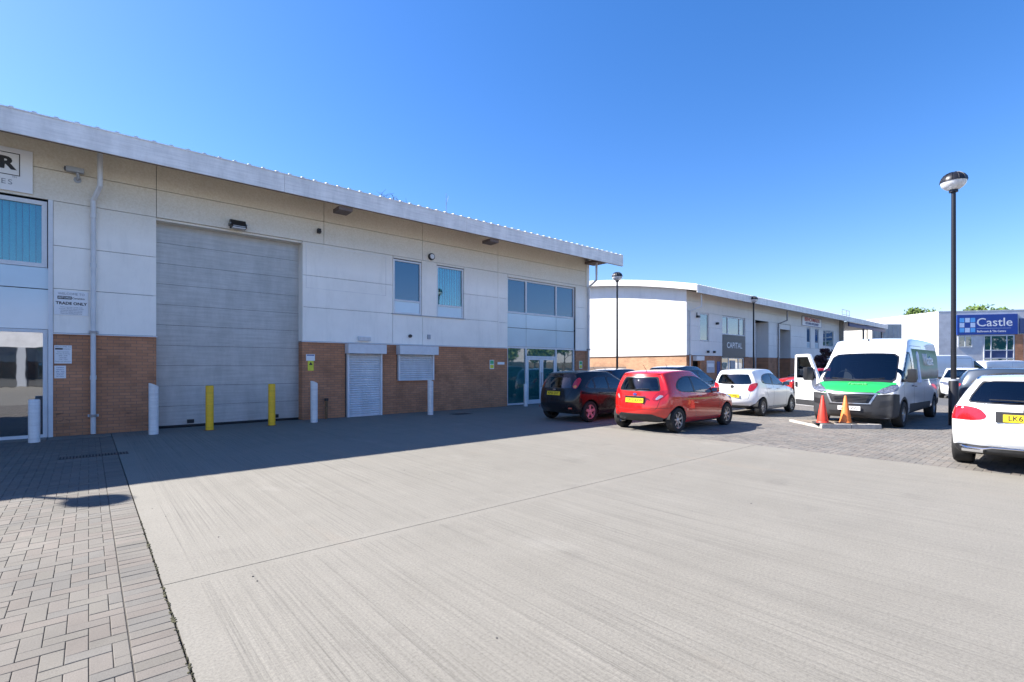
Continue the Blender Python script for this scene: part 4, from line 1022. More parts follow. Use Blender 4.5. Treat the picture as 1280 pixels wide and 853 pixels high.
def cage(P):
    st = P['st']; lv = P['lv']; n = len(st)-1; K = len(lv)-1; J = [-1, -.82, -.34, .34, .82, 1]; Q = len(J)-1
    g0, g1 = P['g']; roofp = P['roof']; ts = P.get('ts', (.10, .5, .90)); bulge = P.get('bulge', .03)
    bm = bmesh.new(); V = {}
    for i, (x, hw, zb, zs, zc) in enumerate(st):
        for k, (t, wf) in enumerate(lv):
            for j, y in enumerate(J):
                if not (i in (0, n) or k in (0, K) or j in (0, Q)): continue
                z = zb+(zs-zb)*t
                if k == K: z = zs+(zc-zs)*(1-y*y)
                w = hw*(wf if abs(y) > .9 or k == K else (1+(wf-1)*.5)); X = x
                if i == 0: X += P['rear'][k]+P['rc']*abs(y)**2.5
                if i == 1: X += P['rc']*.55*abs(y)**2.5
                if i == n: X += P['front'][k]-P['fc']*abs(y)**2
                if i == n-1: X -= P['fc']*.35*abs(y)**2
                V['b', i, k, j] = bm.verts.new((X, w*y, z))
    def face(*ks):
        vs = [V[q] for q in ks]
        try: bm.faces.new(vs)
        except ValueError: pass
    for i in range(n):
        for j in range(Q):
            face(('b',i,0,j), ('b',i,0,j+1), ('b',i+1,0,j+1), ('b',i+1,0,j))
            if not (g0 <= i < g1): face(('b',i,K,j), ('b',i+1,K,j), ('b',i+1,K,j+1), ('b',i,K,j+1))
        for k in range(K):
            for j in (0, Q): face(('b',i,k,j), ('b',i+1,k,j), ('b',i+1,k+1,j), ('b',i,k+1,j))
    for k in range(K):
        for j in range(Q):
            for i in (0, n): face(('b',i,k,j), ('b',i,k,j+1), ('b',i,k+1,j+1), ('b',i,k+1,j))
    Rn = len(ts)+1
    for i in range(g0, g1+1):
        xr, zr, hr = roofp[i-g0]
        for j, y in enumerate(J):
            c = P.get('grc', .05) if i == g0 else (P.get('gfc', .12)*-1 if i == g1 else 0)
            top = Vector((xr+c*abs(y)**2.2, hr*y, zr+P.get('crown', .035)*(1-y*y)))
            edge = i in (g0, g1) or j in (0, Q)
            if edge:
                base = V['b', i, K, j].co; V['g', i, j, 0] = V['b', i, K, j]
                for r, t in enumerate(ts):
                    p = base.lerp(top, t); s = math.sin(math.pi*t)
                    if j in (0, Q): p.y += bulge*s*(1 if y > 0 else -1)
                    if i == g1: p.x += P.get('wsb', .02)*s
                    if i == g0: p.x -= P.get('rwb', .02)*s
                    V['g', i, j, r+1] = bm.verts.new(p)
            V['g', i, j, Rn] = bm.verts.new(top)
    for i in range(g0, g1):
        for j in range(Q): face(('g',i,j,Rn), ('g',i+1,j,Rn), ('g',i+1,j+1,Rn), ('g',i,j+1,Rn))
        for r in range(Rn):
            for j in (0, Q): face(('g',i,j,r), ('g',i+1,j,r), ('g',i+1,j,r+1), ('g',i,j,r+1))
    for r in range(Rn):
        for j in range(Q):
            for i in (g0, g1): face(('g',i,j,r), ('g',i,j+1,r), ('g',i,j+1,r+1), ('g',i,j,r+1))
    cl = bm.edges.layers.float.get('crease_edge') or bm.edges.layers.float.new('crease_edge')
    def crease(a, b, v):
        e = bm.edges.get((V[a], V[b]))
        if e: e[cl] = v
    for i in range(n):
        for j in (0, Q): crease(('b',i,K,j), ('b',i+1,K,j), P.get('cr', .45)); crease(('b',i,1,j), ('b',i+1,1,j), .4)
    for i in range(g0, g1):
        for j in (0, Q): crease(('g',i,j,Rn), ('g',i+1,j,Rn), .25)
    for j in range(Q): crease(('g',g0,j,Rn), ('g',g0,j+1,Rn), .55); crease(('b',0,K,j), ('b',0,K,j+1), .3)
    bmesh.ops.recalc_face_normals(bm, faces=bm.faces)
    me = bpy.data.meshes.new('tmp'); bm.to_mesh(me); bm.free()
    o = bpy.data.objects.new('tmp', me); COL.objects.link(o)
    md = o.modifiers.new('s', 'SUBSURF'); md.levels = md.render_levels = P.get('sub', 3)
    dg = bpy.context.evaluated_depsgraph_get(); m2 = bpy.data.meshes.new_from_object(o.evaluated_get(dg))
    bpy.data.objects.remove(o); bpy.data.meshes.remove(me)
    b2 = bmesh.new(); b2.from_mesh(m2); bpy.data.meshes.remove(m2)
    b2.faces.layers.int.new('tag'); b2.faces.ensure_lookup_table()
    return b2
def chaikin(p, n=1):
    for _ in range(n):
        q = []
        for i in range(len(p)):
            a, b = p[i], p[(i+1) % len(p)]
            q += [(a[0]*.78+b[0]*.22, a[1]*.78+b[1]*.22), (a[0]*.22+b[0]*.78, a[1]*.22+b[1]*.78)]
        p = q
    return p
def inpoly(u, v, poly):
    c = False; n = len(poly)
    for i in range(n):
        a = poly[i]; b = poly[i-1]
        if (a[1] > v) != (b[1] > v) and u < (b[0]-a[0])*(v-a[1])/(b[1]-a[1])+a[0]: c = not c
    return c
EX, EY, EZ = Vector((1,0,0)), Vector((0,1,0)), Vector((0,0,1))
def stamp(bm, U, Vv, poly, cond, tg, over=None):
    lay = bm.faces.layers.int['tag']
    us = [p[0] for p in poly]; vs = [p[1] for p in poly]; B = (min(us)-.01, max(us)+.01, min(vs)-.01, max(vs)+.01)
    def fb(f):
        a = [v.co.dot(U) for v in f.verts]; b = [v.co.dot(Vv) for v in f.verts]; return min(a), max(a), min(b), max(b)
    cand = set()
    for f in bm.faces:
        c = f.verts[0].co
        if not (B[0]-.3 < c.dot(U) < B[1]+.3 and B[2]-.3 < c.dot(Vv) < B[3]+.3): continue
        if not cond(f): continue
        q = fb(f)
        if q[1] >= B[0] and q[0] <= B[1] and q[3] >= B[2] and q[2] <= B[3]: cand.add(f)
    n = len(poly)
    for i in range(n):
        a, b = poly[i], poly[(i+1) % n]
        e = (min(a[0],b[0])-.004, max(a[0],b[0])+.004, min(a[1],b[1])-.004, max(a[1],b[1])+.004)
        sel = []
        for f in cand:
            q = fb(f)
            if q[1] >= e[0] and q[0] <= e[1] and q[3] >= e[2] and q[2] <= e[3]: sel.append(f)
        if not sel: continue
        dx, dy = b[0]-a[0], b[1]-a[1]; l = math.hypot(dx, dy)
        if l < 1e-6: continue
        geom = set(sel)
        for f in sel: geom.update(f.edges); geom.update(f.verts)
        r = bmesh.ops.bisect_plane(bm, geom=list(geom), dist=1e-5, plane_co=U*a[0]+Vv*a[1], plane_no=U*(-dy/l)+Vv*(dx/l))
        cand = {f for f in cand if f.is_valid}
        for g in r['geom']:
            if isinstance(g, bmesh.types.BMFace): cand.add(g)
    hit = []
    for f in cand:
        c = f.calc_center_median()
        if (over is None or f[lay] in over) and inpoly(c.dot(U), c.dot(Vv), poly): f[lay] = tg; hit.append(f)
    return hit
def side(s, m=.25): return lambda f: f.normal.y*s > m and f.verts[0].co.y*s > 0
def rearf(f): return f.normal.x < -.15
def frontf(f): return f.normal.x > .1
def circ(x, z, r, n=22): return [(x+r*math.cos(2*math.pi*i/n), z+r*math.sin(2*math.pi*i/n)) for i in range(n)]
def line(bm, U, Vv, pts, cond, tg=2, w=.008, over=None):
    for a, b in zip(pts[:-1], pts[1:]):
        d = Vector((b[0]-a[0], b[1]-a[1])); d.normalize(); nx, ny = -d.y*w/2, d.x*w/2
        stamp(bm, U, Vv, [(a[0]+nx, a[1]+ny), (b[0]+nx, b[1]+ny), (b[0]-nx, b[1]-ny), (a[0]-nx, a[1]-ny)], cond, tg, over)
def split_body(bm, root, paint_mat, parts, x0):
    """parts: tag -> (name, material, offset along normal). tags 0 paint, 1 black trim, 2 seam, 3 grey plastic, 4.. own meshes; 99 = hole"""
    lay = bm.faces.layers.int['tag']; out = {}
    bmesh.ops.translate(bm, verts=bm.verts, vec=(-x0, 0, 0))
    bm.normal_update()
    for t, (name, mat, off) in parts.items():
        fs = [f for f in bm.faces if f[lay] == t]
        if not fs: continue
        vmap = {}; nb = bmesh.new()
        for f in fs:
            for v in f.verts:
                if v not in vmap: vmap[v] = nb.verts.new(v.co+v.normal*off)
            try: nb.faces.new([vmap[v] for v in f.verts])
            except ValueError: pass
        bmesh.ops.recalc_face_normals(nb, faces=nb.faces)
        if abs(off) > .0035 and off > 0:   # skirt so lamps have thickness
            be = [e for e in nb.edges if e.is_boundary]
            r = bmesh.ops.extrude_edge_only(nb, edges=be); inv = {n_: o_ for o_, n_ in vmap.items()}
            for g in r['geom']:
                if isinstance(g, bmesh.types.BMVert):
                    best = g.link_edges[0]
                    for e in g.link_edges:
                        ov = e.other_vert(g)
                        if ov in inv: g.co = inv[ov].co - inv[ov].normal*.004
        me = bpy.data.meshes.new(name); nb.to_mesh(me); nb.free(); me.materials.append(MATS[mat]); shade(me, 60)
        o = bpy.data.objects.new(name, me); COL.objects.link(o); o.parent = root; out[t] = o
    # lining
    nb = bmesh.new(); vmap = {}
    for f in bm.faces:
        if f[lay] in (0, 1, 2, 3) or f[lay] >= 200:
            c = f.calc_center_median()
            if c.z < .35: continue
            for v in f.verts:
                if v not in vmap: vmap[v] = nb.verts.new(v.co-v.normal*.022)
            try: nb.faces.new([vmap[v] for v in f.verts])
            except ValueError: pass
    me = bpy.data.meshes.new('interior_lining'); nb.to_mesh(me); nb.free(); me.materials.append(MATS['seat_cloth']); shade(me, 60)
    o = bpy.data.objects.new('interior_lining', me); COL.objects.link(o); o.parent = root
    bmesh.ops.delete(bm, geom=[f for f in bm.faces if f[lay] in parts or f[lay] == 99], context='FACES')
    me = bpy.data.meshes.new('body')
    for mt in (paint_mat, 'trim_black', 'seam', 'trim_grey', 'chrome', 'paint_green'): me.materials.append(MATS[mt])
    for f in bm.faces: f.material_index = {0:0, 1:1, 2:2, 3:3, 200:4, 201:5}.get(f[lay], 0)
    bm.to_mesh(me); bm.free(); shade(me, 50)
    o = bpy.data.objects.new('body', me); COL.objects.link(o); o.parent = root
    return out
def wheel(root, x, y, r, w, rim, spokes=5, sgn=1, steer=0, fat=.07, name='wheel', rr=.66):
    """tyre with rim child, axle along y; sgn = outward side"""
    t = MB(); ri = r*rr
    t.lathe([(ri-.005, -w/2+.02), (ri, -w/2), (r*.93, -w/2-.004), (r*.985, -w/2+.02), (r, -w/2+.05), (r, w/2-.05), (r*.985, w/2-.02), (r*.93, w/2+.004), (ri, w/2), (ri-.005, w/2-.02)], (0,0,0), 36, axis='y', cap=False)
    # tread grooves
    o = t.build(name, 'tyre', root, True, (x, y, r)); o.rotation_euler = (0, 0, steer)
    m = MB(); s = sgn; yo = s*(w/2-.012)
    m.lathe([(ri+.002, yo-s*.02), (ri+.002, yo), (ri*.90, yo-s*.004), (ri*.88, yo-s*.05)], (0,0,0), 32, axis='y', cap=False)
    m.lathe([(ri*.24, yo-s*.055), (ri*.24, yo-s*.02), (ri*.16, yo-s*.008), (.001, yo-s*.006)], (0,0,0), 16, axis='y')
    for k in range(spokes):
        a = 2*math.pi*k/spokes+.3; ca, sa = math.cos(a), math.sin(a)
        def pt(rad, off, yy): return (ca*rad-sa*off, yy, sa*rad+ca*off)
        a0, b0 = ri*.15, ri*.93; w0, w1 = ri*fat*2.2, ri*fat*1.6
        m.extr([pt(a0, -w0, yo-s*.022), pt(b0, -w1, yo-s*.012), pt(b0, w1, yo-s*.012), pt(a0, w0, yo-s*.022)], (0, -s*.03, 0))
    rm = m.build('rim', rim, o, False); shade(rm.data, 35)
    d = MB(); d.lathe([(ri*.86, yo-s*.085), (ri*.86, yo-s*.08)], (0,0,0), 28, axis='y'); d.lathe([(ri*.6, yo-s*.075), (ri*.6, yo-s*.065)], (0,0,0), 20, axis='y')
    d.build('brake_disc', 'brake', o)
    return o
def arch(root, x, y, z, r, s):
    m = MB(); n = 26; vs = []; fs = []
    for i in range(n+1):
        a = math.pi*(.03+.94*i/n)
        for yy in (y, y-s*.30): vs.append((x+r*math.cos(a), yy, z+r*math.sin(a)))
    for i in range(n): fs.append((2*i, 2*i+1, 2*i+3, 2*i+2))
    vs2 = [(p[0], y-s*.30, p[2]) for p in vs[::2]]; o = len(vs); vs += vs2; fs.append(tuple(range(o, o+len(vs2))))
    m.add(vs, fs); return m.build('wheel_arch', 'seam', root)
def seats(root, xf, xr, zt=1.12, w=.48, n=2, y0=.36, z0=.35):
    for x in ((xf, xr) if xr is not None else (xf,)):
        for y in (-y0, y0):
            m = MB(); m.bbox(x-.02, x+.46, y-w/2, y+w/2, z0, z0+.17, .05)
            m.extr([(x, y-w/2+.02, z0+.12), (x+.13, y-w/2+.02, z0+.12), (x-.05, y-w/2+.05, zt-.17), (x-.15, y-w/2+.05, zt-.17)], (0, w-.06, 0))
            s = m.build('seat', 'seat_cloth', root, True)
            h = MB(); h.bbox(x-.19, x-.08, y-.13, y+.13, zt-.14, zt+.05, .04); h.build('headrest', 'seat_cloth', s, True)
def plate(root, x, y, z, s, mat, txt, tilt=0, w=.52, h=.112):
    """s=-1 rear facing"""
    m = MB(); m.bbox(-w/2, w/2, -.008, 0, -h/2, h/2, .003); p = m.build('number_plate', mat, root)
    p.location = (x, y, z); p.rotation_euler = (tilt, 0, R(90)*s)
    t = text('plate_characters', txt, h*.93, 'ink_black', (0, -.0095, 0), parent=p, ext=.0006, bold=.001, sx=w*.155/h/ .8 if False else .92)
    return p
def mirror(root, x, y, z, s, mat, sc=1.0):
    m = MB(); m.bbox(-.07*sc, .06*sc, -.02, .17*sc, -.06*sc, .07*sc, .03*sc); m.bbox(-.02, .03, -.10*sc, 0, -.05*sc, -.02*sc, .01)
    for i, v in enumerate(m.v): m.v[i] = (v[0], v[1]*s, v[2])
    o = m.build('wing_mirror', mat, root, True, (x, y*s, z))
    g = MB(); g.box(-.075*sc, -.0705*sc, s*.01, s*.15*sc, -.045*sc, .055*sc); g.build('mirror_glass', 'chrome', o)
    return o
def wiper(root, pts, name='wiper'):
    m = MB(); m.tube(pts, [.014]+[.008]*(len(pts)-1), 6); return m.build(name, 'tyre', root, True)
def handle(root, x, y, z, s, mat, l=.19):
    m = MB(); m.tube([(-l/2, 0, 0), (-l/2+.02, s*.035, 0), (l/2-.02, s*.035, 0), (l/2, 0, 0)], .013, 6); return m.build('door_handle', mat, root, True, (x, y*s, z))
def surf_y(bm, x, z, s=1):
    """half width of the body at (x, z)"""
    best = None
    for f in bm.faces:
        c = f.calc_center_median()
        if c.y*s > 0 and abs(f.normal.y) > .2:
            d = (c.x-x)**2+(c.z-z)**2
            if best is None or d < best[0]: best = (d, abs(c.y))
    return best[1]
def surf_x(bm, y, z, s):
    best = None
    for f in bm.faces:
        if f.normal.x*s > .2:
            c = f.calc_center_median(); d = (c.y-y)**2+(c.z-z)**2
            if best is None or d < best[0]: best = (d, c.x)
    return best[1]

# template: small hatchback, x measured forward from the rear bumper
def hatch_params(Lr=3.95, W=1.72, H=1.48, sub=3, roof_dx=0, rear_slope=.30, **kw):
    sx = Lr/3.95; sy = W/1.72; sz = H/1.48
    st = [(0,.72,.34,.98,.99),(.20,.825,.25,.985,1.0),(.52,.855,.20,.985,1.0),(.95,.872,.18,.96,.98),(1.6,.875,.18,.935,.95),(2.2,.872,.18,.92,.95),(2.80,.862,.18,.915,1.00),(3.15,.85,.19,.875,.955),(3.60,.80,.22,.77,.85),(3.74,.74,.24,.70,.77),(3.95,.60,.30,.58,.62)]
    rf = [(rear_slope,1.41,.53),(rear_slope+.06,1.435,.55),(rear_slope+.25,1.475,.585),(1.0,1.505,.61),(1.45,1.505,.61),(1.78,1.48,.60),(2.02,1.43,.57)]
    P = dict(st=[(a*sx, b*sy, c, d*sz, e*sz) for a, b, c, d, e in st],
             lv=[(0,.90),(.14,.975),(.5,1.0),(.84,1.0),(1,.955)], rear=[.10,.0,.0,.05,.07], front=[-.08,0,0,-.02,-.06], rc=.20, fc=.30,
             g=(0,6), roof=[((a+roof_dx)*sx, b*sz, c*sy) for a, b, c in rf], sub=sub, grc=.09, gfc=.20, crown=.03, wsb=.02, rwb=.03, bulge=.03)
    P.update(kw); return P
def scale_poly(p, sx, sz): return [(x*sx, z*sz) for x, z in p]

def build_car(name, label, cat, pm, spec, group=None):
    """spec: dict of body params + stamps"""
    S = spec; P = S['P']; bm = cage(P); Lr = P['st'][-1][0]; x0 = Lr/2
    root = empty(name, (0,0,0), label=label, cat=cat, group=group)
    parts = {}; R_ = S['r']
    for s in (1, -1):
        c = side(s)
        if S.get('dlo'): stamp(bm, EX, EZ, chaikin(S['dlo']), side(s, .12), 1)
        for i, w in enumerate(S.get('win', ())):
            t = 10+i+(0 if s == 1 else 8); stamp(bm, EX, EZ, w, side(s, .12), t); parts[t] = ('side_window', S.get('glass_side', 'car_glass'), -.003)
        for pl in S.get('seams', ()): line(bm, EX, EZ, pl, side(s, .3), 2, .009, (0,))
        for cl_ in S.get('sill', ()): stamp(bm, EX, EZ, cl_, side(s, -.2), 3, (0, 2))
        for wx in S['wx']:
            if S.get('arch_trim'): stamp(bm, EX, EZ, circ(wx, R_, S['ar']+S['arch_trim']), side(s, .1), 3, (0, 2, 3))
            stamp(bm, EX, EZ, circ(wx, R_-.0, S['ar']), side(s, -.1), 99, (0, 1, 2, 3))
    # rear
    if S.get('rear_black'): stamp(bm, EY, EZ, chaikin(S['rear_black']), rearf, 1)
    if S.get('rear_glass'): stamp(bm, EY, EZ, chaikin(S['rear_glass']), rearf, 30); parts[30] = ('rear_window', S.get('glass_rear', 'car_glass'), -.003)
    for q in S.get('rear_trim', ()): stamp(bm, EY, EZ, q, lambda f: f.normal.x < .3 and f.verts[0].co.x < .9, 3, (0, 2))
    for q in S.get('rear_seams', ()): line(bm, EY, EZ, q, rearf, 2, .009, (0,))
    d = Vector((-.8, 0, 0))
    for s in (1, -1):
        U = Vector((.55*s*1.0, .835, 0)).normalized() if s == 1 else Vector((-.55, .835, 0)).normalized()
        U = Vector((.6*s, .8, 0))
        W_ = Vector((-.8, .6*s, 0))
        for i, (q, mt) in enumerate(S.get('tail', ())):
            t = 40+i*2+(s > 0); poly = [(u*s, v) for u, v in chaikin(q)]
            stamp(bm, U, EZ, poly, lambda f: f.normal.dot(W_) > .25 and f.verts[0].co.x < 1.0, t); parts[t] = ('tail_light', mt, .006)
        U2 = Vector((-.6*s, .8, 0)); W2 = Vector((.8, .6*s, 0))
        for i, (q, mt) in enumerate(S.get('head', ())):
            t = 60+i*2+(s > 0); poly = [(s*(u-.6*Lr), v) for u, v in q]
            stamp(bm, U2, EZ, poly, lambda f: f.normal.dot(W2) > .1 and f.verts[0].co.x > Lr-1.3, t); parts[t] = ('headlight', mt, .006)
    if S.get('ws_black'): stamp(bm, EY, EZ, S['ws_black'], lambda f: frontf(f) and f.verts[0].co.x > Lr*.4, 1)
    if S.get('ws'): stamp(bm, EY, EZ, S['ws'], lambda f: frontf(f) and f.verts[0].co.x > Lr*.4, 31); parts[31] = ('windscreen', 'car_glass', -.003)
    for q, tg in S.get('front_trim', ()): stamp(bm, EY, EZ, q, lambda f: f.normal.x > .05 and f.verts[0].co.x > Lr*.7, tg)
    for fn in S.get('extra', ()): fn(bm, parts)
    hx = {}
    wy = S['wy']
    info = dict(ys={k: surf_y(bm, *k) for k in S.get('need_y', ())}, xr={k: surf_x(bm, k[0], k[1], -1) for k in S.get('need_xr', ())}, xf={k: surf_x(bm, k[0], k[1], 1) for k in S.get('need_xf', ())})
    split_body(bm, root, pm, parts, x0)
    for s in (1, -1):
        for wx in S['wx']:
            wheel(root, wx-x0, s*wy, R_, S.get('tw', .195), S['rim'], S.get('spokes', 5), s, 0, S.get('fat', .07), rr=S.get('rr', .66))
            arch(root, wx-x0, s*(P['st'][4][1]*.945), R_, S['ar']+.004, s)
    if S.get('seats'): seats(root, S['seats'][0]-x0, (S['seats'][1]-x0) if S['seats'][1] else None, S['seats'][2])
    if S.get('dash'): m = MB(); a, b_, z0, z1 = S['dash']; m.bbox(a-x0, b_-x0, -S['P']['st'][5][1]*.85, S['P']['st'][5][1]*.85, z0, z1, .06); m.build('dashboard', 'seat_cloth', root, True)
    return root, x0, info

def place(o, X, Y, rz=0, z=0): o.location = (X, Y, z); o.rotation_euler = (0, 0, rz); return o

# ---------------- red three-door hatchback
def red_hatch():
    S = dict(P=hatch_params(rc=.26, grc=.14), r=.305, ar=.355, wx=(.66, 3.15), wy=.765, rim='alloy', spokes=7, fat=.055,
      dlo=[(.62,1.085),(.80,.985),(1.5,.955),(2.35,.915),(2.62,.93),(2.30,1.13),(1.98,1.31),(1.6,1.375),(1.15,1.375),(.80,1.28)],
      win=[[(.70,1.09),(.84,1.005),(1.42,.985),(1.40,1.34),(1.15,1.34),(.86,1.25)], [(1.49,.98),(2.30,.945),(2.44,.97),(2.20,1.14),(1.93,1.28),(1.62,1.342),(1.47,1.342)]],
      seams=[[(1.45,.97),(1.42,.60),(1.50,.30),(2.62,.30),(2.70,.55),(2.66,.92)], [(.10,.60),(.42,.62)]],
      sill=[[(1.0,.10),(2.8,.10),(2.8,.235),(1.0,.235)]],
      rear_black=[(-.60,1.045),(-.56,1.0),(.56,1.0),(.60,1.045),(.50,1.33),(.44,1.365),(-.44,1.365),(-.50,1.33)],
      rear_glass=[(-.565,1.06),(-.52,1.03),(.52,1.03),(.565,1.06),(.47,1.30),(.42,1.335),(-.42,1.335),(-.47,1.30)],
      rear_seams=[[(-.66,.96),(-.57,.62),(-.52,.56),(.52,.56),(.57,.62),(.66,.96)]],
      rear_trim=[[(-.72,.22),(.72,.22),(.66,.36),(.45,.45),(-.45,.45),(-.66,.36)]],
      tail=[([(.42,.80),(.56,.78),(.83,.98),(.80,1.05),(.62,1.02),(.48,.90)], 'light_red'), ([(.50,.815),(.56,.80),(.72,.90),(.62,.925)], 'light_clear')],
      head=[([(.30,.66),(.45,.64),(1.15,.80),(1.10,.86),(.55,.80)], 'headlamp')],
      ws_black=[(-.74,.99),(.74,.99),(.55,1.42),(-.55,1.42)], ws=[(-.70,1.01),(.70,1.01),(.52,1.39),(-.52,1.39)],
      front_trim=[([(-.42,.28),(.42,.28),(.48,.50),(-.48,.50)], 1), ([(-.35,.585),(.35,.585),(.35,.63),(-.35,.63)], 1)],
      seats=(1.65, .85, 1.18), dash=(2.3, 2.75, .6, .93), need_xr=((0,.80),(0,.90),(0,1.05),(0,.3),(0,.86)), need_y=((2.4,.98),(1.6,.86)))
    o, x0, I = build_car('red_hatchback', 'bright red three-door hatchback parked rear-on between the black and white hatchbacks', 'car', 'paint_red', S)
    m = MB(); m.bbox(-.28, .28, -.03, 0, -.085, .075, .01); r = m.build('plate_recess', 'trim_black', o); x = I['xr'][(0,.80)]-x0; r.location = (x+.025, 0, .79); r.rotation_euler = (0,0,R(-90))
    plate(o, x-.008, 0, .775, -1, 'plate_yellow', 'CP12 AXW', R(-6))
    m = MB(); m.bbox(-.012, .012, -.33, .33, -.012, .012, .005); m.build('tailgate_bar', 'chrome', o, True, (I['xr'][(0,.86)]-x0-.004, 0, .872))
    m = MB(); m.lathe([(.045, -.006), (.05, 0)], (0,0,0), 20, axis='y'); b = m.build('badge', 'ink_blue', o, True, (I['xr'][(0,.90)]-x0-.006, 0, .925)); b.rotation_euler = (0,0,R(-90)); b.scale = (1.2,1,.62)
    wiper(o, [(I['xr'][(0,1.05)]-x0-.02, .02, 1.035), (I['xr'][(0,1.05)]-x0+.0, -.16, 1.065), (I['xr'][(0,1.05)]-x0+.03, -.36, 1.06)])
    for s in (1, -1): mirror(o, 2.42-x0, I['ys'][(2.4,.98)]+.01, 1.0, s, 'paint_red'); handle(o, 1.62-x0, I['ys'][(1.6,.86)]-.003, .86, s, 'paint_red')
    m = MB(); m.tube([(.62-x0, 0, 1.46), (.42-x0, 0, 1.66)], [.008, .004], 6); m.build('aerial', 'trim_black', o)
    m = MB(); m.bbox(.34-x0, .37-x0, -.14, .14, 1.405, 1.425, .005); m.build('brake_light', 'light_red', o)
    m = MB(); m.tube([(-.0-x0+.06, .42, .25), (.3-x0, .42, .25)], .028, 12); m.build('exhaust', 'chrome', o, True)
    return place(o, 10.22+x0, 7.28)
# ---------------- black five-door hatchback with pink wheel covers
def black_hatch():
    P = hatch_params(4.17, 1.70, 1.45, rear_slope=.34)
    sx = 4.17/3.95; sz = 1.45/1.48
    S = dict(P=P, r=.305, ar=.36, wx=(.74, 3.36), wy=.75, rim='alloy_pink', spokes=5, fat=.10, rr=.68,
      dlo=scale_poly([(.50,1.05),(.60,1.0),(1.4,.965),(2.45,.94),(2.70,.945),(2.35,1.15),(1.98,1.32),(1.6,1.375),(1.1,1.365),(.78,1.26)], sx, sz),
      win=[scale_poly(q, sx, sz) for q in ([(.62,1.06),(.68,1.02),(.90,1.01),(.90,1.28),(.82,1.24)], [(.96,1.005),(1.50,.985),(1.50,1.345),(1.14,1.335),(.96,1.29)], [(1.57,.985),(2.42,.96),(2.52,.975),(2.28,1.15),(1.95,1.29),(1.57,1.345)])],
      seams=[scale_poly(q, sx, sz) for q in ([(.92,1.0),(.96,.75),(1.02,.62)], [(1.10,.28),(1.52,.28),(1.54,.97)], [(1.53,.28),(2.66,.28),(2.68,.92)])],
      sill=[],
      rear_glass=[(-.55,1.03),(-.50,.985),(.50,.985),(.55,1.03),(.43,1.27),(.39,1.30),(-.39,1.30),(-.43,1.27)],
      rear_black=[(-.58,1.02),(-.54,.965),(.54,.965),(.58,1.02),(.46,1.29),(.42,1.33),(-.42,1.33),(-.46,1.29)],
      rear_seams=[[(-.62,.97),(-.50,.75),(-.46,.60),(.46,.60),(.50,.75),(.62,.97)], [(-.8,.56),(.8,.56)]],
      tail=[([(.60,1.00),(.73,.96),(.86,1.22),(.80,1.31),(.66,1.20)], 'light_red'), ([(.625,1.01),(.71,.985),(.745,1.06),(.66,1.08)], 'light_amber')],
      head=[([(.30,.62),(.45,.60),(1.15,.76),(1.10,.82),(.55,.78)], 'headlamp')],
      ws_black=[(-.74,.97),(.74,.97),(.55,1.38),(-.55,1.38)], ws=[(-.70,.99),(.70,.99),(.52,1.35),(-.52,1.35)],
      front_trim=[([(-.42,.26),(.42,.26),(.48,.46),(-.48,.46)], 1)],
      seats=(1.75, .95, 1.14), dash=(2.42, 2.9, .6, .90), need_xr=((0,.84),(0,.95),(0,1.0)), need_y=((2.5,.96),(1.3,.84),(2.0,.84)))
    o, x0, I = build_car('black_hatchback', 'black five-door hatchback with pink wheel trims parked nearest the glazed entrance', 'car', 'paint_black', S)
    plate(o, I['xr'][(0,.84)]-x0-.004, .0, .835, -1, 'plate_yellow', 'KP53 ZHY', R(-8))
    m = MB(); m.lathe([(.045, -.006), (.05, 0)], (0,0,0), 20, axis='y'); b = m.build('badge', 'chrome', o, True, (I['xr'][(0,.95)]-x0-.003, 0, .94)); b.rotation_euler = (0,0,R(-90)); b.scale = (1.2,1,.55)
    for s in (1, -1):
        mirror(o, 2.60-x0, I['ys'][(2.5,.96)]+.01, .97, s, 'paint_black'); handle(o, 1.22-x0, I['ys'][(1.3,.84)]-.003, .855, s, 'paint_black'); handle(o, 2.0-x0, I['ys'][(2.0,.84)]-.003, .85, s, 'paint_black')
        m = MB(); m.box(-.05, .05, -.002, .006, -.02, .02); m.build('reflector', 'light_red', o, False, (.09-x0, s*.62, .42)).rotation_euler = (0,0,R(60*s))
    m = MB(); m.tube([(2.0-x0, 0, 1.455), (1.85-x0, 0, 1.60)], [.008, .004], 6); m.build('aerial', 'trim_black', o)
    return place(o, 10.30+x0, 10.17)
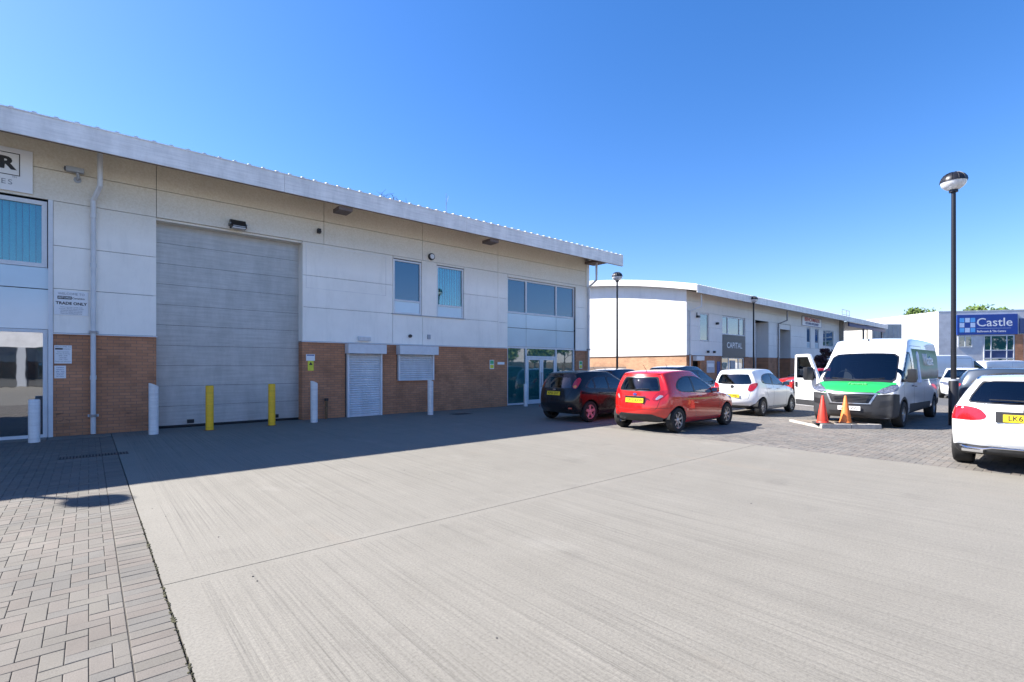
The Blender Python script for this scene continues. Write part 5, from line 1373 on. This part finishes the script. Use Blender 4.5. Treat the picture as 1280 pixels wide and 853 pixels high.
# ---------------- small white hatchback
def white_hatch():
    P = hatch_params(3.675, 1.60, 1.50, rear_slope=.22, roof_dx=.02)
    sx = 3.675/3.95; sz = 1.50/1.48
    S = dict(P=P, r=.295, ar=.34, wx=(.56, 2.95), wy=.715, rim='alloy', spokes=8, fat=.05,
      dlo=scale_poly([(.62,1.13),(.70,1.04),(1.5,.99),(2.45,.955),(2.70,.955),(2.35,1.15),(1.98,1.32),(1.6,1.375),(1.1,1.365),(.78,1.30)], sx, sz),
      win=[scale_poly(q, sx, sz) for q in ([(.69,1.13),(.76,1.06),(1.46,1.015),(1.46,1.345),(1.14,1.335),(.82,1.27)], [(1.54,1.01),(2.42,.975),(2.52,.985),(2.28,1.15),(1.95,1.29),(1.54,1.345)])],
      seams=[scale_poly(q, sx, sz) for q in ([(.90,1.0),(.92,.75),(1.05,.60)], [(1.10,.28),(1.48,.28),(1.50,1.0)], [(1.49,.28),(2.66,.28),(2.68,.93)])],
      rear_glass=[(-.57,1.10),(-.53,1.03),(.53,1.03),(.57,1.10),(.47,1.34),(.43,1.365),(-.43,1.365),(-.47,1.34)],
      rear_seams=[[(-.58,1.0),(-.54,.70),(-.50,.56),(.50,.56),(.54,.70),(.58,1.0)]],
      rear_trim=[[(-.8,.16),(.8,.16),(.72,.30),(.5,.34),(-.5,.34),(-.72,.30)]],
      tail=[([(.46,.82),(.60,.80),(.76,.98),(.78,1.08),(.66,1.08),(.52,1.02)], 'light_red')],
      head=[([(.35,.68),(.50,.64),(1.05,.82),(1.02,.90),(.55,.82)], 'headlamp')],
      ws_black=[(-.70,1.0),(.70,1.0),(.52,1.43),(-.52,1.43)], ws=[(-.66,1.02),(.66,1.02),(.49,1.40),(-.49,1.40)],
      front_trim=[([(-.40,.26),(.40,.26),(.45,.46),(-.45,.46)], 1)], glass_rear='car_glass_dark',
      seats=(1.5, .80, 1.16), dash=(2.2, 2.6, .6, .92), need_xr=((0,.66),(0,.95),(0,1.06)), need_y=((2.35,1.0),(1.15,.88),(1.85,.88)))
    o, x0, I = build_car('white_hatchback', 'small white hatchback with red tail lights parked between the red car and the van', 'car', 'paint_white', S)
    plate(o, I['xr'][(0,.66)]-x0-.004, 0, .655, -1, 'plate_yellow', 'EK17 WJL', 0)
    m = MB(); m.lathe([(.055, -.006), (.06, 0)], (0,0,0), 20, axis='y'); b = m.build('badge', 'trim_grey', o, True, (I['xr'][(0,.95)]-x0-.004, 0, .95)); b.rotation_euler = (0,0,R(-90))
    wiper(o, [(I['xr'][(0,1.06)]-x0-.015, 0, 1.06), (I['xr'][(0,1.06)]-x0, .18, 1.09), (I['xr'][(0,1.06)]-x0+.01, .36, 1.09)])
    for s in (1, -1):
        mirror(o, 2.40-x0, I['ys'][(2.35,1.0)]+.01, 1.03, s, 'trim_black'); handle(o, 1.05-x0, I['ys'][(1.15,.88)]-.003, .90, s, 'paint_white'); handle(o, 1.75-x0, I['ys'][(1.85,.88)]-.003, .88, s, 'paint_white')
    m = MB(); m.bbox(.26-x0, .29-x0, -.14, .14, 1.425, 1.445, .005); m.build('brake_light', 'light_red', o)
    return place(o, 16.08+x0, 7.60)
# ---------------- plain hatchback used for the half-hidden cars
def plain_hatch(name, label, pm, X, Y, rz, Lr=4.2, W=1.76, H=1.52, slope=.35):
    P = hatch_params(Lr, W, H, rear_slope=slope, sub=2); sx = Lr/3.95; sz = H/1.48
    S = dict(P=P, r=.315, ar=.37, wx=(.72*sx, 3.17*sx), wy=W/2-.10, rim='alloy', spokes=6, fat=.08,
      dlo=scale_poly([(.50,1.07),(.60,1.0),(1.4,.965),(2.45,.94),(2.70,.945),(2.35,1.15),(1.98,1.32),(1.6,1.38),(1.1,1.375),(.78,1.28)], sx, sz),
      win=[scale_poly(q, sx, sz) for q in ([(.62,1.07),(.68,1.03),(1.48,.99),(1.48,1.345),(1.14,1.335),(.82,1.26)], [(1.55,.985),(2.42,.96),(2.52,.975),(2.28,1.15),(1.95,1.29),(1.55,1.345)])],
      seams=[scale_poly([(1.52,.28),(2.66,.28),(2.68,.92)], sx, sz)],
      rear_glass=[(-.58,1.05*sz),(.58,1.05*sz),(.47,1.33*sz),(-.47,1.33*sz)],
      tail=[([(.50,.84),(.64,.82),(.84,.98),(.80,1.06),(.66,1.02)], 'light_red')],
      head=[([(.30,.66),(.45,.64),(1.15,.80),(1.10,.86),(.55,.80)], 'headlamp')],
      ws_black=[(-.76,1.0*sz),(.76,1.0*sz),(.56,1.43*sz),(-.56,1.43*sz)], ws=[(-.72,1.02*sz),(.72,1.02*sz),(.53,1.40*sz),(-.53,1.40*sz)],
      front_trim=[([(-.48,.26),(.48,.26),(.52,.48),(-.52,.48)], 1), ([(-.38,.60),(.38,.60),(.36,.68),(-.36,.68)], 1)],
      seats=(1.75*sx, .92*sx, 1.2), dash=(2.4*sx, 2.8*sx, .6, .95), need_y=((2.4*sx, 1.0),), need_xf=((0,.5),), need_xr=((0,.7),))
    o, x0, I = build_car(name, label, 'car', pm, S)
    for s in (1, -1): mirror(o, 2.44*sx-x0, I['ys'][(2.4*sx, 1.0)]+.01, 1.02, s, 'trim_black')
    m = MB(); m.tube([(.75-x0, 0, H-.015), (.60-x0, 0, H+.11)], [.012, .004], 6); m.build('aerial', 'trim_black', o)
    plate(o, I['xf'][(0,.5)]-x0+.006, 0, .5, 1, 'plate_white', 'LR14 OVE'); plate(o, I['xr'][(0,.7)]-x0-.006, 0, .7, -1, 'plate_yellow', 'LR14 OVE')
    return place(o, X, Y, rz)
def m_graphic():
    m, nt, b = new_mat('van_graphic'); v = coords(nt)
    sx = N(nt, 'ShaderNodeSeparateXYZ'); L(nt, v, sx.inputs[0])
    hz = N(nt, 'ShaderNodeMapRange'); hz.inputs[1].default_value = 1.2; hz.inputs[2].default_value = 2.15; L(nt, sx.outputs[2], hz.inputs[0])
    w = math_(nt, 'ADD', hz.outputs[0], math_(nt, 'MULTIPLY', math_(nt, 'SUBTRACT', noise(nt, coords(nt, (.5, 1, 2)), 2.2, 4), .5), .25))
    r = ramp(nt, [(.05, (.10, .16, .07)), (.16, (.34, .26, .20)), (.30, (.50, .47, .38)), (.42, (.30, .46, .36)), (.60, (.20, .34, .24)), (.80, (.16, .34, .22)), (.92, (.04, .16, .05))])
    L(nt, w, r.inputs[0]); L(nt, r.outputs[0], b.inputs['Base Color']); b.inputs['Roughness'].default_value = .5; b.inputs['Specular IOR Level'].default_value = .25
m_graphic(); simple('lettering_pale', (.13, .50, .18), .4)
def van_params(sub=3):
    st = [(0,.93,.42,1.16,1.16),(.07,.985,.36,1.16,1.16),(.5,1.015,.34,1.16,1.16),(1.5,1.025,.33,1.16,1.16),(2.6,1.025,.32,1.16,1.16),(3.6,1.025,.31,1.16,1.16),(4.3,1.025,.30,1.16,1.16),(4.85,1.02,.28,1.15,1.17),(5.32,1.01,.26,1.12,1.22),(5.60,.98,.25,1.04,1.15),(5.82,.92,.23,.94,1.02),(6.0,.80,.27,.84,.90)]
    rf = [(.05,2.28,.86),(.10,2.34,.88),(.5,2.39,.89),(1.5,2.41,.90),(2.4,2.42,.90),(3.2,2.42,.90),(3.65,2.41,.89),(3.95,2.36,.86),(4.18,2.27,.80)]
    return dict(st=st, lv=[(0,.95),(.10,.99),(.45,1.0),(.85,1.0),(1,.99)], rear=[.03,0,0,0,.01], front=[-.05,0,0,-.02,-.05], rc=.03, fc=.26,
        g=(0,8), roof=rf, sub=sub, grc=.02, gfc=.22, crown=.05, wsb=.03, rwb=.0, bulge=.035, ts=(.06,.35,.66,.93))
def build_van(name, label, plain=False, sub=3):
    P = van_params(sub); Lr = 6.0; x0 = 3.0
    bm = cage(P); root = empty(name, (0,0,0), label=label, cat='van')
    parts = {}
    low = lambda s: side(s, -.3)
    for s in (1, -1):
        # front door glass, black surround, quarter light
        stamp(bm, EX, EZ, [(4.02,1.20),(5.18,1.20),(5.20,1.30),(4.72,1.97),(4.62,2.02),(4.06,2.02)], side(s, .80), 1)
        stamp(bm, EX, EZ, [(4.08,1.25),(4.80,1.25),(4.80,1.78),(4.66,1.95),(4.12,1.96)], side(s, .80), 10+s); parts[10+s] = ('side_window', 'car_glass', -.003)
        stamp(bm, EX, EZ, [(4.85,1.25),(5.08,1.25),(4.85,1.68)], side(s, .2), 14+s); parts[14+s] = ('side_window', 'car_glass', -.003)
        # doors, sliding rail, swage
        for pl in ([(3.98,2.02),(3.96,.46),(5.02,.46),(5.06,1.2)], [(3.92,2.2),(3.90,.52),(2.62,.52),(2.62,2.2),(3.92,2.2)], [(.10,1.18),(2.6,1.19)], [(.06,.62),(1.0,.62)]):
            line(bm, EX, EZ, pl, side(s, .3), 2, .012, (0,))
        stamp(bm, EX, EZ, [(1.72,.20),(4.45,.20),(4.45,.60),(1.72,.56)], low(s), 3, (0, 2))
        stamp(bm, EX, EZ, [(-.1,.20),(.62,.20),(.60,.60),(-.1,.60)], low(s), 3, (0, 2))
        stamp(bm, EX, EZ, [(5.42,.10),(6.2,.10),(6.2,.80),(5.85,.86),(5.50,.84),(5.42,.60)], lambda f, s=s: f.normal.y*s > .35 and f.verts[0].co.y*s > 0, 3, (0, 2))
        if not plain:
            stamp(bm, EX, EZ, [(.22,1.24),(3.86,1.24),(3.86,2.12),(.22,2.12)], side(s, .3), 70+s, (0, 2)); parts[70+s] = ('side_graphic', 'van_graphic', .001)
        for wx, r in ((1.02, .37), (5.05, .375)):
            stamp(bm, EX, EZ, circ(wx, .35, r+.09), side(s, .1), 3, (0, 2, 3)); stamp(bm, EX, EZ, circ(wx, .35, r+.02), side(s, -.2), 99, (0, 1, 2, 3))
    # windscreen
    F = lambda f: f.normal.x > .12 and f.verts[0].co.x > 3.8 and 1.0 < f.verts[0].co.z < 2.1
    stamp(bm, EY, EZ, chaikin([(-.88,1.17),(-.5,1.20),(.5,1.20),(.88,1.17),(.84,1.6),(.79,1.97),(.3,2.0),(-.3,2.0),(-.79,1.97),(-.84,1.6)]), F, 1, (0,))
    stamp(bm, EY, EZ, chaikin([(-.83,1.24),(-.5,1.27),(.5,1.27),(.85,1.23),(.81,1.6),(.765,1.945),(.3,1.975),(-.3,1.975),(-.765,1.945),(-.81,1.6)]), F, 31); parts[31] = ('windscreen', 'car_glass', -.003)
    # bumper, grille, bonnet
    G = lambda f: f.normal.x > -.2 and f.verts[0].co.x > 5.45 and f.normal.z < .9
    stamp(bm, EY, EZ, [(-1.2,.1),(1.2,.1),(1.2,.80),(.95,.90),(.60,.87),(.50,.93),(-.50,.93),(-.60,.87),(-.95,.90),(-1.2,.80)], G, 3, (0, 2, 3))
    G2 = lambda f: f.normal.x > .25 and f.verts[0].co.x > 5.5
    stamp(bm, EY, EZ, [(-.60,.915),(.60,.915),(.46,.62),(-.46,.62)], G2, 34); parts[34] = ('grille_surround', 'alloy', .004)
    stamp(bm, EY, EZ, [(-.54,.880),(.54,.880),(.42,.640),(-.42,.640)], G2, 32); parts[32] = ('grille', 'trim_black', -.02)
    stamp(bm, EY, EZ, [(-.5,.57),(.5,.57),(.5,.61),(-.5,.61)], G2, 1); stamp(bm, EY, EZ, [(-.45,.30),(.45,.30),(.5,.42),(-.5,.42)], G2, 1)
    for s in (1, -1):
        stamp(bm, EY, EZ, [(s*.62,.52),(s*.92,.60),(s*.90,.74),(s*.66,.70)], G2, 1)
        U2 = Vector((-.6*s, .8, 0)); W2 = Vector((.8, .6*s, 0))
        q = [(.57,.935),(.73,.905),(1.04,1.0),(1.13,1.12),(.98,1.105),(.72,1.03)]
        stamp(bm, U2, EZ, [(s*(u*1.04-.025-.6*Lr), v+(v-1.0)*.14) for u, v in q], lambda f: f.normal.dot(W2) > .0 and f.verts[0].co.x > 5.0, 1)
        stamp(bm, U2, EZ, [(s*(u-.6*Lr), v) for u, v in q], lambda f: f.normal.dot(W2) > .0 and f.verts[0].co.x > 5.0, 60+s); parts[60+s] = ('headlight', 'headlamp', .004)
    stamp(bm, EX, EY, [(5.28,-.90),(5.5,-.90),(5.8,-.78),(5.99,-.60),(6.05,0),(5.99,.60),(5.8,.78),(5.5,.90),(5.28,.90)], lambda f: f.normal.z > .12 and .88 < f.verts[0].co.z < 1.3 and f.verts[0].co.x > 5.2, 33, (0,)); parts[33] = ('bonnet', 'paint_white' if plain else 'paint_green', .002)
    # rear doors
    line(bm, EY, EZ, [(0,.5),(0,2.4)], rearf, 2, .012, (0,))
    for s in (1, -1):
        stamp(bm, EY, EZ, [(s*.86,.80),(s*.97,.80),(s*.97,1.5),(s*.88,1.5)], rearf, 45+s); parts[45+s] = ('tail_light', 'light_red', .004)
    if not plain: stamp(bm, EX, EZ, [(4.02,.46),(4.98,.46),(4.98,1.2),(4.60,1.88),(4.05,1.93)], side(-1, .55), 99)
    ymid = surf_y(bm, 4.1, 1.05); global YG; YG = (surf_y(bm, 1.95, 1.75), surf_y(bm, 3.35, 1.80)); xf = {z: surf_x(bm, 0, z, 1) for z in (.50, .76)}
    split_body(bm, root, 'paint_white', parts, x0)
    for s in (1, -1):
        for wx in (1.02, 5.05):
            wheel(root, wx-x0, s*.90, .345, .225, 'alloy' if plain else 'alloy', 6, s, 0, .12, rr=.60)
            arch(root, wx-x0, s*.995, .35, .392, s)
        # big door mirrors
        m = MB(); m.bbox(-.07, .08, -.02, .17, -.19, .17, .045); m.bbox(-.02, .05, -.14, .02, -.17, -.10, .02)
        if plain or s == 1:
            for i, v in enumerate(m.v): m.v[i] = (v[0], v[1]*s, v[2])
            mm = m.build('wing_mirror', 'trim_black', root, True, (4.98-x0, s*1.09, 1.38))
            g = MB(); g.box(-.075, -.0705, s*.01, s*.15, -.13, .14); g.build('mirror_glass', 'chrome', mm)
    handle(root, 4.14-x0, ymid, 1.08, 1, 'trim_black', .16); handle(root, 3.80-x0, ymid, 1.06, 1, 'trim_black', .10)
    for s in (1, -1):
        for y in ((-.35*s, .75*s),): wiper(root, [(5.36-x0, -.1*s, 1.215), (5.30-x0, .25*s, 1.27), (5.20-x0, .62*s, 1.30)])
    seats(root, 3.9-x0, None, 1.72, .52, 2, .45, .95)
    m = MB(); m.bbox(4.72-x0, 5.18-x0, -.88, .88, .8, 1.20, .08); m.build('dashboard', 'seat_cloth', root, True)
    m = MB(); m.tube([(4.62-x0+.10*math.sin(a)*.5, -.45+.19*math.cos(a), 1.30+.19*math.sin(a)) for a in [2*math.pi*i/16 for i in range(17)]], .014, 6); m.build('steering_wheel', 'trim_black', root, True)
    m = MB(); m.box(3.55-x0, 3.6-x0, -.85, .85, .4, 2.35); m.build('bulkhead', 'trim_grey', root)
    plate(root, xf[.50]-x0+.012, 0, .50, 1, 'plate_white', 'GK17 VVD')
    m = MB()
    for i in range(5): m.box(-.006, .012, -.44+.018*(4-i), .44-.018*(4-i), .672+.04*i, .686+.04*i)
    gr = m.build('grille_bars', 'trim_grey', root); gr.location = (xf[.76]-x0-.02, 0, 0)
    return root, x0, ymid
def green_van():
    root, x0, ymid = build_van('panel_van', 'white high-roof panel van with green bonnet, front to the viewer, driver door open')
    # open driver's door (hinged at its front edge)
    d = MB(); th = .07
    def pl(pts, mi=0): d.extr([(-u, 0, z) for u, z in pts], (0, th, 0), mi)
    O = [(0,.42),(1.0,.42),(1.05,1.0),(1.05,1.26),(0,1.26),(-.02,1.0)]
    pl(O); pl([(.96,1.261),(1.05,1.261),(1.03,1.97),(.95,2.0),(.40,2.0),(.0,1.30),(.0,1.261),(.09,1.261),(.45,1.92),(.94,1.92)])
    dr = d.build('door', 'paint_white', root); shade(dr.data, 30)
    g = MB(); g.extr([(-u, .03, z) for u, z in [(.10,1.262),(.955,1.262),(.94,1.915),(.452,1.915)]], (0, .006, 0)); g.build('side_window', 'car_glass', dr)
    t = MB(); t.extr([(-u, -.006, z) for u, z in [(.09,1.262),(.125,1.262),(.47,1.89),(.90,1.89),(.92,1.262),(.955,1.262),(.94,1.915),(.452,1.915)]], (0, .006, 0))
    t.extr([(-u, th, z) for u, z in [(.05,.50),(.95,.50),(.98,1.2),(.05,1.2)]], (0, .04, 0))
    t.build('door_lining', 'trim_black', dr)
    t = MB(); t.extr([(-u, -.012, z) for u, z in [(.02,.44),(.98,.44),(.99,.60),(.01,.60)]], (0, .011, 0)); t.build('door_moulding', 'trim_grey', dr)
    t = MB(); t.bbox(-.98, -.90, -.04, 0, .98, 1.14, .02); t.build('door_handle', 'trim_black', dr)
    m = MB(); m.bbox(-.14, .04, -.26, -.04, -.20, .20, .05); m.bbox(-.06, .0, -.06, .01, -.18, -.10, .02); mm = m.build('wing_mirror', 'trim_black', dr, True, (-.18, 0, 1.40))
    dr.location = (5.04-x0, -1.02, 0); dr.rotation_euler = (0, 0, R(55))
    # writing
    text('bonnet_lettering', 'Fenwick', .13, 'lettering_pale', (5.58-x0, .10, 1.135), (R(27), 0, R(90)), root, bold=.001, ext=.016)
    text('side_lettering', 'Waste', .50, 'sign_white', (2.0-x0, YG[0]+.004, 1.80), (R(83), 0, R(180)), root, bold=.004, ext=.03)
    m = MB(); m.lathe([(.15, -.03), (.15, .03)], (0,0,0), 24, axis='y'); m.extr([(-.10, -.03, 0), (.10, -.03, 0), (.14, -.03, -.75), (-.02, -.03, -.75)], (0, .06, 0))
    m.build('side_emblem', 'sign_pale_blue', root, False, (3.30-x0, YG[1]-.022, 1.90)).rotation_euler = (R(7), 0, 0)
    t = MB(); t.lathe([(.025, 0), (.018, .05), (.005, .07)], (4.1-x0, 0, 2.36), 10); t.build('roof_aerial', 'trim_black', root)
    return place(root, 15.45+x0, 4.12, R(180))
def estate():
    P = hatch_params(4.70, 1.81, 1.43, rear_slope=.36, roof_dx=.06, rc=.22, grc=.10)
    sx = 4.70/3.95; sz = 1.43/1.48
    P['st'] = [(0,.80,.36,.96,.99),(.10,.865,.27,.97,1.01)] + P['st'][2:]
    S = dict(P=P, r=.335, ar=.375, wx=(1.02, 3.86), wy=.80, rim='alloy', spokes=5, fat=.09, rr=.72, tw=.235,
      dlo=scale_poly([(.42,1.06),(.62,1.0),(1.4,.965),(2.35,.94),(2.62,.945),(2.30,1.15),(1.98,1.31),(1.6,1.375),(.9,1.375),(.66,1.32)], sx, sz),
      win=[scale_poly(q, sx, sz) for q in ([(.56,1.06),(.68,1.02),(.98,1.01),(.98,1.335),(.76,1.31)], [(1.04,1.0),(1.56,.985),(1.56,1.345),(1.04,1.34)], [(1.63,.98),(2.34,.965),(2.42,.975),(2.22,1.15),(1.92,1.29),(1.63,1.345)])],
      seams=[scale_poly([(1.60,.28),(2.62,.28),(2.64,.92)], sx, sz), scale_poly([(1.1,.40),(1.5,.28),(1.60,.28),(1.60,.97)], sx, sz)],
      rear_glass=[(-.66,1.09),(-.62,1.055),(.62,1.055),(.66,1.09),(.52,1.35),(.48,1.37),(-.48,1.37),(-.52,1.35)],
      rear_black=[(-.68,1.085),(-.64,1.035),(.64,1.035),(.68,1.085),(.54,1.37),(.50,1.385),(-.50,1.385),(-.54,1.37)],
      glass_rear='car_glass',
      rear_seams=[[(-.70,1.03),(-.72,.98),(-.66,.90),(-.60,.70),(-.50,.645),(.50,.645),(.60,.70),(.66,.90),(.72,.98),(.70,1.03)]],
      rear_trim=[[(-1,.15),(1,.15),(.93,.36),(.80,.40),(-.80,.40),(-.93,.36)]],
      tail=[([(.42,.86),(.45,.80),(.60,.775),(.88,.785),(1.0,.84),(1.04,.93),(.96,.985),(.70,.99),(.52,.965)], 'light_red')],
      head=[([(.45,.66),(.60,.64),(1.15,.80),(1.10,.86),(.60,.80)], 'headlamp')],
      ws_black=[(-.78,.98),(.78,.98),(.57,1.40),(-.57,1.40)], ws=[(-.74,1.0),(.74,1.0),(.54,1.37),(-.54,1.37)],
      front_trim=[([(-.5,.28),(.5,.28),(.52,.50),(-.52,.50)], 1)],
      seats=(2.0, 1.2, 1.16), dash=(2.8, 3.3, .6, .90), need_xr=((0,.84),(0,.40),(.55,.40),(0,.93),(0,1.09),(.45,1.03)), need_y=((2.9,.96),(2.2,.84),(1.4,.84)))
    o, x0, I = build_car('estate_car', 'white estate car with red tail light at the right picture edge', 'car', 'paint_pearl', S)
    X = I['xr'][(0,.84)]-x0
    m = MB(); m.box(-.34, .34, -.012, .01, -.075, .085); q = m.build('plate_recess', 'trim_grey', o, False, (X-.0, 0, .85)); q.rotation_euler = (0,0,R(-90))
    plate(o, X-.012, 0, .84, -1, 'plate_yellow', 'LK65 YTD', R(-3))
    # chrome strip on the bumper, kinked around the tail pipes
    xr = I['xr'][(0,.40)]-x0
    m = MB(); m.tube([(xr+.20, .78, .375), (xr+.07, .66, .36), (xr-.0, .48, .355), (xr-.015, .38, .385), (xr-.02, 0, .39), (xr-.015, -.38, .385), (xr-.0, -.48, .355), (xr+.07, -.66, .36), (xr+.20, -.78, .375)], .012, 6); m.build('bumper_strip', 'chrome', o, True)
    for s in (1, -1):
        m = MB(); m.bbox(-.02, .1, -.13, .13, -.03, .03, .012); q = m.build('exhaust', 'chrome', o, True, (xr+.06, s*.60, .325)); q.rotation_euler = (0, 0, R(-14*s))
        m = MB(); m.tube([(.72-x0, s*.60, 1.375), (.80-x0, s*.60, 1.425), (2.1-x0, s*.635, 1.45), (2.25-x0, s*.635, 1.415)], .017, 8); m.build('roof_rail', 'chrome', o, True)
        mirror(o, 3.0-x0, I['ys'][(2.9,.96)]+.01, 1.0, s, 'paint_pearl', 1.1); handle(o, 2.25-x0, I['ys'][(2.2,.84)]-.003, .86, s, 'chrome'); handle(o, 1.3-x0, I['ys'][(1.4,.84)]-.003, .87, s, 'chrome')
    text('boot_lettering', 'C 220 d', .045, 'chrome', (I['xr'][(.45,1.03)]-x0-.012, .50, 1.025), (R(90), 0, R(-104)), o, ext=.003)
    w = I['xr'][(0,1.09)]-x0
    wiper(o, [(w-.03, -.02, 1.09), (w-.01, .2, 1.10), (w+.03, .42, 1.10)][::1])
    m = MB(); m.lathe([(.055, -.008), (.06, 0)], (0,0,0), 20, axis='y'); b = m.build('badge', 'chrome', o, True, (I['xr'][(0,.93)]-x0-.01, 0, .955)); b.rotation_euler = (0,0,R(-90))
    return place(o, 10.2+x0, .52)
def cone(x, y, z, mat, label, h=.74):
    t = empty('traffic_cone', (x, y, z), rz=.5, label=label, cat='traffic cone', group='traffic cones on the kerb island')
    m = MB(); m.lathe([(.150, .035), (.142, .06), (.135, .065), (.028, h-.01), (.020, h), (.012, h-.02)], (0,0,0), 26); m.build('cone_body', mat, t, True)
    m = MB(); bm_h = .035; m.bbox(-.21, .21, -.21, .21, 0, bm_h, .012); m.build('cone_base', 'cone_base', t)
    return t
red_hatch(); black_hatch(); white_hatch(); green_van(); estate()
plain_hatch('dark_hatchback', 'dark tall hatchback in the second row, its roof showing just above the red car', 'paint_charcoal', 18.1, 10.35, 0, 4.25, 1.78, 1.60)
plain_hatch('dark_hatchback', 'dark navy car in the second row seen between the black and red cars', 'paint_navy', 18.0, 13.2, 0, 4.3, 1.76, 1.49)
plain_hatch('blue_hatchback', 'steel blue car standing side-on behind the white estate', 'paint_steel', 23.2, .85, R(-90), 4.4, 1.80, 1.52)
p = cw(23.8, 26.0); plain_hatch('white_hatchback', 'white car facing the viewer behind the tall lamp post', 'paint_white', p.x, p.y, math.atan2(-p.y, -p.x), 4.3, 1.80, 1.52)
p = cw(18.6, 31.0); plain_hatch('red_hatchback', 'distant red car glimpsed between the white hatchback and the open van door', 'paint_red', p.x, p.y, R(150), 4.2, 1.76, 1.48)
v, _, _ = build_van('panel_van', 'plain white high-roof van seen side-on just right of the green-bonnet van', True, 2)
p = cw(30.9, 35.0); place(v, p.x, p.y, R(-40.7))
v2 = copy_tree(v); v2['label'] = 'plain lower white van below the blue Castle sign at the right edge'; p = cw(45.2, 45.0); place(v2, p.x, p.y, R(-40.7)); v2.scale = (.92, .95, .90)
for q in (v, v2): q['group'] = 'plain white vans in the distance'
cone(14.76, 4.52, .10, 'cone_red', 'bright red traffic cone on the kerb island, the left one')
cone(15.20, 4.12, .10, 'cone_orange', 'faded orange traffic cone on the kerb island, the right one')
tree(49.5, 15.2, 3.4, .8, 77, 'young purple-leaved tree before the far unit beside the open van door', 'leaf_purple', n=120, size=.14, group=None)
m = MB(); m.tube([(9.9, 15.2, 7.0), (9.9, 15.2, 7.95)], [.012, .006], 6); m.tube([(9.9, 15.2, 7.5), (9.97, 15.15, 7.85)], [.006, .004], 5)
tag(m.build('roof_aerial', 'grey_metal'), 'thin wire aerial standing on the near roof above the upper windows', 'aerial')
m = MB(); rnd = random.Random(5)
for i in range(26):
    x = 7.0+rnd.uniform(0, .9); y = 14.5+rnd.uniform(-.1, .2); h = rnd.uniform(.12, .36)
    m.tube([(x, y, 6.9), (x+rnd.uniform(-.08, .08), y, 6.9+h*.6), (x+rnd.uniform(-.16, .16), y+rnd.uniform(-.1, .1), 6.9+h)], [.006, .005, .003], 4)
tag(m.build('roof_weeds', 'moss'), 'sparse dry weeds growing at the near roof edge', 'weeds', kind='stuff')
